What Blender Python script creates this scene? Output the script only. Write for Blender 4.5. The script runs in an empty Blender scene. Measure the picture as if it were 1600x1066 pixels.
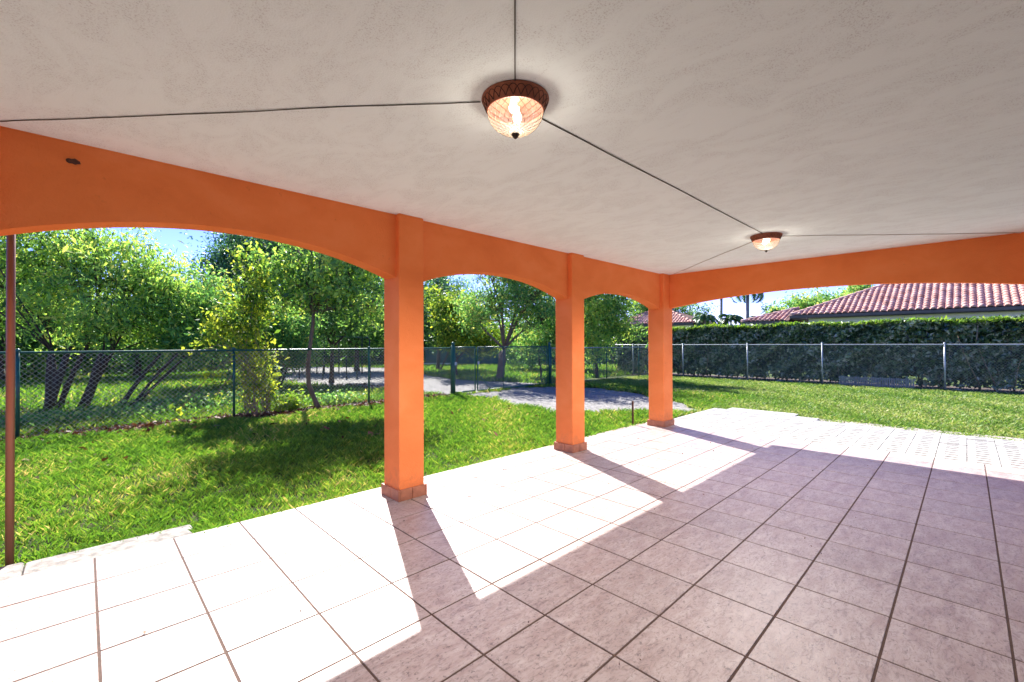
import bpy, math, random
import numpy as np
from mathutils import Vector, Matrix

# ------------------------------------------------------------------ camera, sky, sun, exposure
SC = bpy.context.scene
COL = SC.collection
R = math.radians

YAW, PITCH, ROLL = R(45.885), 0.0068, -0.003
cam = bpy.data.cameras.new('camera'); cam_ob = bpy.data.objects.new('camera', cam); COL.objects.link(cam_ob)
cam.sensor_fit = 'HORIZONTAL'; cam.sensor_width = 36.0; cam.lens = 688.85 / 1600 * 36
cam.clip_start = 0.05; cam.clip_end = 1500
fw = Vector((math.cos(YAW) * math.cos(PITCH), math.sin(YAW) * math.cos(PITCH), math.sin(PITCH)))
rt0 = Vector((math.sin(YAW), -math.cos(YAW), 0)); up0 = rt0.cross(fw)
rt = rt0 * math.cos(ROLL) + up0 * math.sin(ROLL); up = up0 * math.cos(ROLL) - rt0 * math.sin(ROLL)
M = Matrix((rt, up, -fw)).transposed().to_4x4(); M.translation = Vector((0, 0, 1.5))
cam_ob.matrix_world = M
SC.camera = cam_ob

SUN_EL = R(43.8); SUN_AZ = math.atan2(0.397, 0.918)      # azimuth clockwise from +Y
w = bpy.data.worlds.new('World'); SC.world = w; w.use_nodes = True
nt = w.node_tree; nt.nodes.clear()
sky = nt.nodes.new('ShaderNodeTexSky'); sky.sky_type = 'NISHITA'; sky.sun_disc = False
sky.sun_elevation = SUN_EL; sky.sun_rotation = SUN_AZ
sky.air_density = 0.5; sky.dust_density = 0.1; sky.ozone_density = 2.0; sky.altitude = 0
bg = nt.nodes.new('ShaderNodeBackground'); bg.inputs[1].default_value = 0.070
wo = nt.nodes.new('ShaderNodeOutputWorld')
hs = nt.nodes.new('ShaderNodeHueSaturation'); hs.inputs['Saturation'].default_value = 1.3
nt.links.new(sky.outputs[0], hs.inputs['Color']); 
wb = nt.nodes.new('ShaderNodeMix'); wb.data_type = 'RGBA'; wb.blend_type = 'MULTIPLY'; wb.inputs[0].default_value = 1.0
wb.inputs[7].default_value = (1.0, 0.61, 0.82, 1)          # camera white balance on the sky
nt.links.new(hs.outputs[0], wb.inputs[6]); nt.links.new(wb.outputs[2], bg.inputs[0]); nt.links.new(bg.outputs[0], wo.inputs[0])

sl = bpy.data.lights.new('sun', 'SUN'); sl.energy = 2.1; sl.angle = R(0.5); sl.color = (1, 0.98, 0.94)
so = bpy.data.objects.new('sun', sl); COL.objects.link(so)
sd = Vector((math.sin(SUN_AZ) * math.cos(SUN_EL), math.cos(SUN_AZ) * math.cos(SUN_EL), math.sin(SUN_EL)))
so.rotation_euler = sd.to_track_quat('Z', 'Y').to_euler(); so.location = sd * 60

SC.view_settings.view_transform = 'Standard'; SC.view_settings.look = 'None'
SC.view_settings.gamma = 1.0; SC.view_settings.use_curve_mapping = False
SC.view_settings.exposure = 2.92
SC.cycles.max_bounces = 10; SC.cycles.diffuse_bounces = 5; SC.cycles.transparent_max_bounces = 12
SC.cycles.sample_clamp_indirect = 8.0
SC.cycles.caustics_refractive = False; SC.cycles.caustics_reflective = False

GZ = -0.065        # yard level; the tiled floor is z = 0
CEIL = 2.76
rng = np.random.default_rng(7); random.seed(7)

# ------------------------------------------------------------------ helpers
def tag(o, label=None, cat=None, group=None, kind=None):
    if label: o['label'] = label
    if cat: o['category'] = cat
    if group: o['group'] = group
    if kind: o['kind'] = kind
    return o

def empty(name, loc=(0, 0, 0), rz=0.0):
    o = bpy.data.objects.new(name, None); COL.objects.link(o)
    o.location = loc; o.rotation_euler = (0, 0, rz); o.empty_display_size = 0.2
    return o

def obj(name, mesh, mat, parent=None, loc=(0, 0, 0), rz=0.0):
    if mat is not None and len(mesh.materials) == 0: mesh.materials.append(mat)
    o = bpy.data.objects.new(name, mesh); COL.objects.link(o)
    o.location = loc; o.rotation_euler = (0, 0, rz)
    if parent: o.parent = parent
    return o

def np_mesh(name, verts, faces_n, loops, smooth=False, rnd=None):
    """faces_n: verts per face (constant), loops: flat index array"""
    me = bpy.data.meshes.new(name)
    nv = len(verts); nf = len(loops) // faces_n
    me.vertices.add(nv); me.vertices.foreach_set('co', np.ascontiguousarray(verts, dtype=np.float32).ravel())
    me.loops.add(nf * faces_n); me.loops.foreach_set('vertex_index', np.ascontiguousarray(loops, dtype=np.int32))
    me.polygons.add(nf); me.polygons.foreach_set('loop_start', np.arange(0, nf * faces_n, faces_n, dtype=np.int32))
    me.update(calc_edges=True)
    if smooth: me.polygons.foreach_set('use_smooth', np.ones(nf, dtype=bool))
    if rnd is not None:
        a = me.attributes.new('rnd', 'FLOAT', 'FACE'); a.data.foreach_set('value', np.ascontiguousarray(rnd, dtype=np.float32))
    return me

class MB:
    def __init__(s): s.v = []; s.f = []; s.sm = []
    def add(s, vs, fs, smooth=False):
        b = len(s.v); s.v += [tuple(p) for p in vs]
        s.f += [tuple(i + b for i in f) for f in fs]; s.sm += [smooth] * len(fs); return s
    def box(s, x0, y0, z0, x1, y1, z1, c=0.0):
        if c <= 0:
            vs = [(x0,y0,z0),(x1,y0,z0),(x1,y1,z0),(x0,y1,z0),(x0,y0,z1),(x1,y0,z1),(x1,y1,z1),(x0,y1,z1)]
            return s.add(vs, [(0,3,2,1),(4,5,6,7),(0,1,5,4),(1,2,6,5),(2,3,7,6),(3,0,4,7)])
        # box with chamfered vertical edges and top edge
        def ring(z, i):
            a, b, d, e = x0 + i, y0 + i, x1 - i, y1 - i
            return [(a+c,b,z),(d-c,b,z),(d,b+c,z),(d,e-c,z),(d-c,e,z),(a+c,e,z),(a,e-c,z),(a,b+c,z)]
        vs = ring(z0, 0) + ring(z1 - c, 0) + ring(z1, c * 0.7)
        fs = [tuple(range(7, -1, -1)), tuple(range(16, 24))]
        for k in (0, 8):
            for i in range(8): j = (i + 1) % 8; fs.append((k+i, k+j, k+8+j, k+8+i))
        return s.add(vs, fs)
    def tube(s, pts, rad, n=6, smooth=True, cap=True):
        pts = [Vector(p) for p in pts]
        if not hasattr(rad, '__len__'): rad = [rad] * len(pts)
        vs = []; prev = None
        for i, p in enumerate(pts):
            t = (pts[min(i+1, len(pts)-1)] - pts[max(i-1, 0)])
            t = t.normalized() if t.length > 1e-9 else Vector((0, 0, 1))
            if prev is None:
                a = t.orthogonal().normalized()
            else:
                a = (prev - t * prev.dot(t)); a = a.normalized() if a.length > 1e-6 else t.orthogonal().normalized()
            prev = a; b = t.cross(a)
            for k in range(n):
                an = 2 * math.pi * k / n
                vs.append(p + (a * math.cos(an) + b * math.sin(an)) * rad[i])
        fs = []
        for i in range(len(pts) - 1):
            for k in range(n):
                j = (k + 1) % n; fs.append((i*n+k, i*n+j, (i+1)*n+j, (i+1)*n+k))
        s.add(vs, fs, smooth)
        if cap:
            b = len(s.v) - len(vs); e = b + (len(pts)-1)*n
            s.f.append(tuple(b + k for k in range(n-1, -1, -1))); s.f.append(tuple(e + k for k in range(n))); s.sm += [False, False]
        return s
    def lathe(s, prof, cx, cy, n=32, smooth=True):
        vs = []
        for r, z in prof:
            for k in range(n):
                a = 2*math.pi*k/n; vs.append((cx + r*math.cos(a), cy + r*math.sin(a), z))
        fs = []
        for i in range(len(prof) - 1):
            for k in range(n):
                j = (k+1) % n; fs.append((i*n+k, i*n+j, (i+1)*n+j, (i+1)*n+k))
        return s.add(vs, fs, smooth)
    def mesh(s, name):
        me = bpy.data.meshes.new(name); me.from_pydata(s.v, [], s.f)
        me.polygons.foreach_set('use_smooth', s.sm); me.update(); return me
    def build(s, name, mat, parent=None, loc=(0,0,0), rz=0.0): return obj(name, s.mesh(name), mat, parent, loc, rz)

# ------------------------------------------------------------------ materials
def mat_new(name):
    m = bpy.data.materials.new(name); m.use_nodes = True
    n = m.node_tree; n.nodes.clear()
    out = n.nodes.new('ShaderNodeOutputMaterial'); return m, n, out
def N(n, t, **kw):
    nd = n.nodes.new(t)
    for k, v in kw.items():
        if k.startswith('i_'):
            key = k[2:]; key = int(key) if key.isdigit() else key.replace('_', ' ')
            nd.inputs[key].default_value = v
        else: setattr(nd, k, v)
    return nd
def L(n, a, b): n.links.new(a, b)
def ramp(n, fac, stops, interp='LINEAR'):
    r = n.nodes.new('ShaderNodeValToRGB'); e = r.color_ramp.elements; r.color_ramp.interpolation = interp
    while len(e) < len(stops): e.new(0.5)
    for el, (p, c) in zip(e, stops): el.position = p; el.color = (*c, 1) if len(c) == 3 else c
    L(n, fac, r.inputs[0]); return r
def noise(n, vec, scale, detail=4, rough=0.55, dist=0.0):
    t = N(n, 'ShaderNodeTexNoise'); t.inputs['Scale'].default_value = scale; t.inputs['Detail'].default_value = detail
    t.inputs['Roughness'].default_value = rough; t.inputs['Distortion'].default_value = dist
    if vec is not None: L(n, vec, t.inputs['Vector'])
    return t
def mix(n, fac, a, b, mode='MIX'):
    m = N(n, 'ShaderNodeMix', data_type='RGBA', blend_type=mode)
    for s_, v in ((0, fac), (6, a), (7, b)):
        if hasattr(v, 'links'): L(n, v, m.inputs[s_])
        else: m.inputs[s_].default_value = v if s_ == 0 else ((*v, 1) if len(v) == 3 else v)
    return m.outputs[2]

def simple(name, c1, c2=None, scale=8.0, rough=0.6, metal=0.0, bump=0.0, bscale=60.0, spec=0.5, stretch=None):
    m, n, out = mat_new(name); p = N(n, 'ShaderNodeBsdfPrincipled')
    tc = N(n, 'ShaderNodeTexCoord'); v = tc.outputs['Object']
    if stretch:
        mp = N(n, 'ShaderNodeMapping'); mp.inputs['Scale'].default_value = stretch; L(n, v, mp.inputs[0]); v = mp.outputs[0]
    t = noise(n, v, scale, 5)
    rp = ramp(n, t.outputs[0], [(0.3, c1), (0.7, c2 or tuple(x * 0.8 for x in c1))])
    L(n, rp.outputs[0], p.inputs['Base Color'])
    p.inputs['Roughness'].default_value = rough; p.inputs['Metallic'].default_value = metal
    p.inputs['Specular IOR Level'].default_value = spec
    if bump:
        b = N(n, 'ShaderNodeBump'); b.inputs['Strength'].default_value = bump; b.inputs['Distance'].default_value = 0.01
        t2 = noise(n, v, bscale, 3); L(n, t2.outputs[0], b.inputs['Height']); L(n, b.outputs[0], p.inputs['Normal'])
    L(n, p.outputs[0], out.inputs[0]); return m

def make_tile_mat(name, pink, light, dark, rough=0.44, spec=0.5):
    m, n, out = mat_new(name); p = N(n, 'ShaderNodeBsdfPrincipled')
    tc = N(n, 'ShaderNodeTexCoord'); oi = N(n, 'ShaderNodeObjectInfo')
    ad = N(n, 'ShaderNodeVectorMath', operation='ADD'); L(n, tc.outputs['Object'], ad.inputs[0])
    sc_ = N(n, 'ShaderNodeVectorMath', operation='SCALE'); sc_.inputs[3].default_value = 37.0
    cx = N(n, 'ShaderNodeCombineXYZ'); L(n, oi.outputs['Random'], cx.inputs[0]); L(n, oi.outputs['Random'], cx.inputs[1]); L(n, oi.outputs['Random'], cx.inputs[2])
    L(n, cx.outputs[0], sc_.inputs[0]); L(n, sc_.outputs[0], ad.inputs[1])
    mp = N(n, 'ShaderNodeMapping'); mp.inputs['Scale'].default_value = (1.0, 2.6, 1); mp.inputs['Rotation'].default_value = (0, 0, 0.7)
    L(n, ad.outputs[0], mp.inputs[0])
    a = noise(n, mp.outputs[0], 4.5, 8, 0.66, 0.6)
    b = noise(n, mp.outputs[0], 13, 10, 0.74, 1.9)
    c = noise(n, ad.outputs[0], 48, 6, 0.7, 0.5)
    base = ramp(n, a.outputs[0], [(0.3, pink), (0.52, tuple((x+y)/2 for x, y in zip(pink, light))), (0.75, light)])
    vein = ramp(n, b.outputs[0], [(0.34, (1, 1, 1)), (0.52, (0, 0, 0))])
    f1 = N(n, 'ShaderNodeMath', operation='MULTIPLY'); f1.inputs[1].default_value = 0.75; L(n, vein.outputs[0], f1.inputs[0])
    col = mix(n, f1.outputs[0], base.outputs[0], dark)
    sp = ramp(n, c.outputs[0], [(0.36, (1, 1, 1)), (0.42, (0, 0, 0))])
    f2 = N(n, 'ShaderNodeMath', operation='MULTIPLY'); f2.inputs[1].default_value = 0.6; L(n, sp.outputs[0], f2.inputs[0])
    col = mix(n, f2.outputs[0], col, tuple(x * 0.35 for x in dark))
    # per tile tone
    hv = N(n, 'ShaderNodeHueSaturation'); mr = N(n, 'ShaderNodeMapRange'); mr.inputs[3].default_value = 0.95; mr.inputs[4].default_value = 1.05
    L(n, oi.outputs['Random'], mr.inputs[0]); L(n, mr.outputs[0], hv.inputs['Value']); L(n, col, hv.inputs['Color'])
    L(n, hv.outputs[0], p.inputs['Base Color'])
    rr = N(n, 'ShaderNodeMapRange'); rr.inputs[3].default_value = rough - 0.12; rr.inputs[4].default_value = rough + 0.14
    L(n, b.outputs[0], rr.inputs[0]); L(n, rr.outputs[0], p.inputs['Roughness'])
    p.inputs['Specular IOR Level'].default_value = spec
    bp_ = N(n, 'ShaderNodeBump'); bp_.inputs['Strength'].default_value = 0.35; bp_.inputs['Distance'].default_value = 0.004
    L(n, b.outputs[0], bp_.inputs['Height'])
    bp2 = N(n, 'ShaderNodeBump'); bp2.inputs['Strength'].default_value = 0.25; bp2.inputs['Distance'].default_value = 0.002
    L(n, c.outputs[0], bp2.inputs['Height']); L(n, bp_.outputs[0], bp2.inputs['Normal']); L(n, bp2.outputs[0], p.inputs['Normal'])
    L(n, p.outputs[0], out.inputs[0]); return m

def leaf_mat(name, stops, trans=0.5, rough=0.55, spec=0.18, tint=(1.15, 1.12, 0.7)):
    """colour per leaf from the face attribute, lit through when backlit"""
    m, n, out = mat_new(name)
    at = N(n, 'ShaderNodeAttribute', attribute_name='rnd')
    rp = ramp(n, at.outputs['Fac'], stops)
    p = N(n, 'ShaderNodeBsdfPrincipled'); L(n, rp.outputs[0], p.inputs['Base Color'])
    p.inputs['Roughness'].default_value = rough; p.inputs['Specular IOR Level'].default_value = spec
    tl = N(n, 'ShaderNodeBsdfTranslucent')
    c2 = mix(n, 1.0, rp.outputs[0], tint, 'MULTIPLY'); L(n, c2, tl.inputs[0])
    ms = N(n, 'ShaderNodeMixShader'); ms.inputs[0].default_value = trans
    L(n, p.outputs[0], ms.inputs[1]); L(n, tl.outputs[0], ms.inputs[2]); L(n, ms.outputs[0], out.inputs[0]); return m

MT = {}
MT['tile'] = make_tile_mat('floor_tile', (0.295, 0.212, 0.188), (0.46, 0.385, 0.355), (0.14, 0.093, 0.083))
MT['tile_pale'] = make_tile_mat('pale_tile', (0.42, 0.38, 0.345), (0.52, 0.48, 0.44), (0.27, 0.23, 0.21), 0.5, 0.3)
MT['grout'] = simple('grout', (0.085, 0.045, 0.03), (0.05, 0.028, 0.02), 30, 0.9)
MT['terracotta'] = simple('base_tile_clay', (0.45, 0.17, 0.09), (0.30, 0.11, 0.06), 14, 0.55, bump=0.3, bscale=40)
MT['turf_block'] = simple('turf_block_white', (0.42, 0.405, 0.38), (0.22, 0.21, 0.195), 9, 0.85, bump=0.4, bscale=70)
MT['concrete'] = simple('raw_concrete', (0.34, 0.315, 0.28), (0.12, 0.11, 0.095), 16, 0.9, bump=0.7, bscale=45)
MT['slab_side'] = simple('slab_side', (0.40, 0.34, 0.30), (0.22, 0.19, 0.17), 9, 0.9)
MT['soil'] = simple('soil', (0.11, 0.075, 0.05), (0.045, 0.032, 0.022), 20, 0.95, bump=0.6, bscale=50)
MT['steel'] = simple('galvanised_steel', (0.50, 0.52, 0.53), (0.34, 0.36, 0.37), 20, 0.45, 0.4)
MT['green_steel'] = simple('green_coated_steel', (0.014, 0.115, 0.085), (0.010, 0.065, 0.05), 12, 0.4, 0.0)
MT['wire'] = simple('vinyl_wire', (0.48, 0.48, 0.44), (0.26, 0.30, 0.27), 3, 0.5, 0.3)
MT['wire_dark'] = simple('dark_wire', (0.05, 0.09, 0.085), (0.03, 0.05, 0.05), 3, 0.5, 0.2)
MT['dark_post'] = simple('dark_post', (0.03, 0.045, 0.045), (0.02, 0.028, 0.03), 9, 0.6)
MT['copper'] = simple('brown_pipe', (0.24, 0.115, 0.075), (0.15, 0.07, 0.05), 5, 0.45, 0.2, stretch=(1, 1, 0.2))
MT['rust'] = simple('rusty_iron', (0.10, 0.04, 0.025), (0.05, 0.02, 0.015), 30, 0.85)
MT['bark'] = simple('grey_bark', (0.20, 0.145, 0.11), (0.10, 0.07, 0.05), 14, 0.9, bump=0.8, bscale=30, stretch=(1, 1, 0.25))
MT['bark_dark'] = simple('dark_bark', (0.085, 0.06, 0.045), (0.04, 0.028, 0.022), 14, 0.9, bump=0.8, bscale=30, stretch=(1, 1, 0.25))
MT['bark_palm'] = simple('palm_bark', (0.30, 0.28, 0.25), (0.20, 0.185, 0.165), 4, 0.85, stretch=(0.3, 0.3, 6))
MT['stem_pale'] = simple('pale_stem', (0.34, 0.25, 0.15), (0.20, 0.15, 0.09), 14, 0.8)
MT['house_white'] = simple('white_render', (0.86, 0.86, 0.85), (0.82, 0.82, 0.81), 1.2, 0.85)
MT['fascia'] = simple('brown_grey_fascia', (0.15, 0.115, 0.095), (0.11, 0.085, 0.07), 3, 0.6)
def make_roof():
    m, n, out = mat_new('clay_roof_tile'); p = N(n, 'ShaderNodeBsdfPrincipled'); oi = N(n, 'ShaderNodeObjectInfo'); g = N(n, 'ShaderNodeNewGeometry')
    a = noise(n, g.outputs['Position'], 2.2, 6, 0.6); c = ramp(n, oi.outputs['Random'], [(0.0, (0.46, 0.20, 0.14)), (0.4, (0.62, 0.33, 0.25)), (0.8, (0.70, 0.42, 0.33)), (1.0, (0.52, 0.30, 0.25))])
    d = ramp(n, a.outputs[0], [(0.35, (0.70, 0.68, 0.68)), (0.6, (1.05, 1.05, 1.05))]); col = mix(n, 1.0, c.outputs[0], d.outputs[0], 'MULTIPLY')
    L(n, col, p.inputs['Base Color']); p.inputs['Roughness'].default_value = 0.7; L(n, p.outputs[0], out.inputs[0]); return m
MT['roof_tile'] = make_roof()
MT['roof_under'] = simple('roof_underlay', (0.12, 0.045, 0.035), (0.08, 0.03, 0.025), 3, 0.9)
MT['screen'] = simple('teal_windscreen', (0.015, 0.12, 0.12), (0.01, 0.075, 0.08), 2, 0.8)
MT['rock'] = simple('pale_rock', (0.50, 0.48, 0.44), (0.30, 0.28, 0.26), 12, 0.9, bump=0.5)
MT['grey_plastic'] = simple('grey_plastic', (0.26, 0.27, 0.29), (0.19, 0.195, 0.21), 4, 0.55)
MT['cable_dark'] = simple('dark_cable', (0.06, 0.055, 0.05), (0.04, 0.035, 0.03), 8, 0.5)
MT['cable_pale'] = simple('painted_cable', (0.50, 0.48, 0.46), (0.42, 0.40, 0.38), 8, 0.6)
MT['lamp_rim'] = simple('carved_rim', (0.40, 0.125, 0.065), (0.22, 0.06, 0.03), 18, 0.5, 0.1)
MT['lamp_groove'] = simple('carved_rim_dark', (0.055, 0.014, 0.008), (0.035, 0.009, 0.006), 18, 0.6)
MT['bronze'] = simple('dark_bronze', (0.06, 0.045, 0.038), (0.035, 0.027, 0.023), 18, 0.45, 0.5)

def make_orange():
    m, n, out = mat_new('orange_stucco'); p = N(n, 'ShaderNodeBsdfPrincipled')
    g = N(n, 'ShaderNodeNewGeometry'); v = g.outputs['Position']
    mp = N(n, 'ShaderNodeMapping'); mp.inputs['Scale'].default_value = (1, 1, 1.6); L(n, v, mp.inputs[0])
    a = noise(n, mp.outputs[0], 1.6, 7, 0.6, 0.4); b = noise(n, v, 90, 3, 0.6); c = noise(n, v, 17, 5, 0.62)
    base = ramp(n, a.outputs[0], [(0.28, (0.78, 0.20, 0.055)), (0.5, (0.85, 0.235, 0.068)), (0.72, (0.90, 0.275, 0.092))])
    d = ramp(n, c.outputs[0], [(0.26, (1, 1, 1)), (0.34, (0, 0, 0))])
    f = N(n, 'ShaderNodeMath', operation='MULTIPLY'); f.inputs[1].default_value = 0.30; L(n, d.outputs[0], f.inputs[0])
    col = mix(n, f.outputs[0], base.outputs[0], (0.45, 0.12, 0.035))
    # rain-splash grime at the foot of the columns, ragged upper edge
    sx = N(n, 'ShaderNodeSeparateXYZ'); L(n, v, sx.inputs[0]); gn = noise(n, v, 9, 6, 0.7, 1.0)
    ma = N(n, 'ShaderNodeMath', operation='MULTIPLY_ADD'); ma.inputs[1].default_value = 1.1; L(n, gn.outputs[0], ma.inputs[0])
    mb_ = N(n, 'ShaderNodeMath', operation='MULTIPLY'); mb_.inputs[1].default_value = -1.0; L(n, sx.outputs[2], mb_.inputs[0]); L(n, mb_.outputs[0], ma.inputs[2])
    gr = ramp(n, ma.outputs[0], [(0.28, (0, 0, 0)), (0.52, (1, 1, 1))]); gf = N(n, 'ShaderNodeMath', operation='MULTIPLY'); gf.inputs[1].default_value = 0.30; L(n, gr.outputs[0], gf.inputs[0])
    col = mix(n, gf.outputs[0], col, (0.36, 0.15, 0.08))
    L(n, col, p.inputs['Base Color']); p.inputs['Roughness'].default_value = 0.78; p.inputs['Specular IOR Level'].default_value = 0.25
    bm = N(n, 'ShaderNodeBump'); bm.inputs['Strength'].default_value = 0.8; bm.inputs['Distance'].default_value = 0.004
    L(n, b.outputs[0], bm.inputs['Height'])
    bm2 = N(n, 'ShaderNodeBump'); bm2.inputs['Strength'].default_value = 0.25; bm2.inputs['Distance'].default_value = 0.012
    L(n, c.outputs[0], bm2.inputs['Height']); L(n, bm.outputs[0], bm2.inputs['Normal']); L(n, bm2.outputs[0], p.inputs['Normal'])
    L(n, p.outputs[0], out.inputs[0]); return m
MT['orange'] = make_orange()

def make_ceiling():
    m, n, out = mat_new('ceiling_stucco'); p = N(n, 'ShaderNodeBsdfPrincipled')
    g = N(n, 'ShaderNodeNewGeometry'); v = g.outputs['Position']
    mp = N(n, 'ShaderNodeMapping'); mp.inputs['Scale'].default_value = (1, 0.55, 1); mp.inputs['Rotation'].default_value = (0, 0, 0.5); L(n, v, mp.inputs[0])
    a = noise(n, mp.outputs[0], 1.1, 8, 0.62, 0.6); b = noise(n, v, 130, 3, 0.7); c = noise(n, mp.outputs[0], 5, 8, 0.7, 0.8)
    base = ramp(n, a.outputs[0], [(0.30, (0.79, 0.895, 0.91)), (0.65, (0.81, 0.91, 0.925))])
    # dusty speckle that gathers in patches
    pt = ramp(n, c.outputs[0], [(0.42, (1, 1, 1)), (0.56, (0, 0, 0))]); sp = ramp(n, b.outputs[0], [(0.36, (1, 1, 1)), (0.47, (0, 0, 0))])
    mm = N(n, 'ShaderNodeMath', operation='MULTIPLY'); L(n, pt.outputs[0], mm.inputs[0]); L(n, sp.outputs[0], mm.inputs[1])
    m2 = N(n, 'ShaderNodeMath', operation='MULTIPLY'); m2.inputs[1].default_value = 0.5; L(n, mm.outputs[0], m2.inputs[0])
    col = mix(n, m2.outputs[0], base.outputs[0], (0.34, 0.345, 0.355))
    m3 = N(n, 'ShaderNodeMath', operation='MULTIPLY'); m3.inputs[1].default_value = 0.06; L(n, pt.outputs[0], m3.inputs[0])
    col = mix(n, m3.outputs[0], col, (0.42, 0.43, 0.44))
    L(n, col, p.inputs['Base Color']); p.inputs['Roughness'].default_value = 0.9; p.inputs['Specular IOR Level'].default_value = 0.2
    bm = N(n, 'ShaderNodeBump'); bm.inputs['Strength'].default_value = 0.5; bm.inputs['Distance'].default_value = 0.003
    L(n, b.outputs[0], bm.inputs['Height']); L(n, bm.outputs[0], p.inputs['Normal'])
    L(n, p.outputs[0], out.inputs[0]); return m
MT['ceiling'] = make_ceiling()

def make_ground(name, stops, scale, bump, bscale, rough=0.95):
    m, n, out = mat_new(name); p = N(n, 'ShaderNodeBsdfPrincipled')
    g = N(n, 'ShaderNodeNewGeometry'); v = g.outputs['Position']
    a = noise(n, v, scale, 9, 0.68, 0.3); c = noise(n, v, scale * 9, 6, 0.7)
    ad = N(n, 'ShaderNodeMath', operation='MULTIPLY_ADD'); ad.inputs[1].default_value = 0.5; L(n, c.outputs[0], ad.inputs[0])
    h = N(n, 'ShaderNodeMath', operation='MULTIPLY'); h.inputs[1].default_value = 0.5; L(n, a.outputs[0], h.inputs[0]); L(n, h.outputs[0], ad.inputs[2])
    rp = ramp(n, ad.outputs[0], stops); L(n, rp.outputs[0], p.inputs['Base Color']); p.inputs['Roughness'].default_value = rough
    p.inputs['Specular IOR Level'].default_value = 0.15
    b = N(n, 'ShaderNodeBump'); b.inputs['Strength'].default_value = bump; b.inputs['Distance'].default_value = 0.03
    t2 = noise(n, v, bscale, 5, 0.7); L(n, t2.outputs[0], b.inputs['Height']); L(n, b.outputs[0], p.inputs['Normal'])
    L(n, p.outputs[0], out.inputs[0]); return m
MT['yard'] = make_ground('yard_ground', [(0.36, (0.035, 0.055, 0.015)), (0.5, (0.06, 0.10, 0.022)), (0.62, (0.14, 0.13, 0.06))], 1.2, 0.8, 30)
MT['under_grass'] = make_ground('lawn_base', [(0.36, (0.022, 0.03, 0.010)), (0.52, (0.045, 0.055, 0.018)), (0.66, (0.13, 0.10, 0.055))], 2.0, 0.8, 40)
MT['gravel'] = make_ground('gravel_bed', [(0.36, (0.15, 0.14, 0.13)), (0.5, (0.27, 0.255, 0.235)), (0.64, (0.42, 0.395, 0.365))], 6.0, 1.0, 60)
MT['litter'] = make_ground('litter_soil', [(0.36, (0.06, 0.035, 0.025)), (0.52, (0.15, 0.09, 0.065)), (0.66, (0.27, 0.18, 0.13))], 7.0, 1.0, 40)
MT['grass'] = leaf_mat('grass_blade', [(0.0, (0.064, 0.160, 0.025)), (0.35, (0.126, 0.281, 0.039)), (0.7, (0.230, 0.393, 0.054)), (0.88, (0.435, 0.450, 0.106)), (1.0, (0.712, 0.544, 0.277))], 0.4, 0.5, 0.3, (1.15, 1.15, 0.6))
MT['grass_dry'] = leaf_mat('grass_blade_dry', [(0.0, (0.080, 0.188, 0.034)), (0.35, (0.158, 0.290, 0.056)), (0.65, (0.301, 0.393, 0.112)), (0.85, (0.474, 0.478, 0.224)), (1.0, (0.637, 0.614, 0.372))], 0.4, 0.55, 0.3, (1.15, 1.15, 0.6))
MT['leaf_lime'] = leaf_mat('leaf_lime', [(0.0, (0.072, 0.159, 0.065)), (0.3, (0.166, 0.347, 0.099)), (0.65, (0.440, 0.694, 0.137)), (1.0, (0.750, 0.750, 0.194))], 0.5)
MT['leaf_yellow'] = leaf_mat('leaf_yellow', [(0.0, (0.053, 0.120, 0.028)), (0.4, (0.177, 0.326, 0.046)), (0.75, (0.532, 0.583, 0.071)), (1.0, (0.712, 0.750, 0.071))], 0.5)
MT['leaf_mid'] = leaf_mat('leaf_mid', [(0.0, (0.049, 0.133, 0.059)), (0.4, (0.124, 0.321, 0.098)), (0.8, (0.307, 0.572, 0.144)), (1.0, (0.750, 0.750, 0.225))], 0.45)
MT['leaf_blue'] = leaf_mat('leaf_blue', [(0.0, (0.031, 0.101, 0.053)), (0.5, (0.094, 0.243, 0.109)), (1.0, (0.239, 0.407, 0.171))], 0.35, 0.4, 0.5, (1.05, 1.15, 0.7))
MT['leaf_dark'] = leaf_mat('leaf_dark', [(0.0, (0.033, 0.100, 0.031)), (0.5, (0.090, 0.238, 0.057)), (1.0, (0.288, 0.516, 0.113))], 0.3)
MT['leaf_hedge'] = leaf_mat('leaf_hedge', [(0.0, (0.010, 0.028, 0.010)), (0.30, (0.035, 0.085, 0.028)), (0.55, (0.11, 0.20, 0.07)), (0.8, (0.30, 0.40, 0.22)), (1.0, (0.58, 0.62, 0.50))], 0.22, 0.3, 0.8)  # darkest and palest leaf colours imitate shaded gaps and light glints
MT['leaf_fresh'] = leaf_mat('leaf_fresh', [(0.0, (0.077, 0.196, 0.030)), (0.6, (0.219, 0.390, 0.044)), (1.0, (0.469, 0.540, 0.074))], 0.5)
MT['leaf_fallen'] = leaf_mat('leaf_fallen', [(0.0, (0.05, 0.028, 0.018)), (0.45, (0.13, 0.06, 0.035)), (0.8, (0.24, 0.11, 0.06)), (1.0, (0.32, 0.25, 0.17))], 0.15, 0.6, 0.2, (1.2, 0.9, 0.6))
MT['palm'] = leaf_mat('palm_leaf', [(0.0, (0.020, 0.067, 0.027)), (0.6, (0.067, 0.168, 0.050)), (1.0, (0.202, 0.319, 0.084))], 0.35, 0.35, 0.5)

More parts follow.
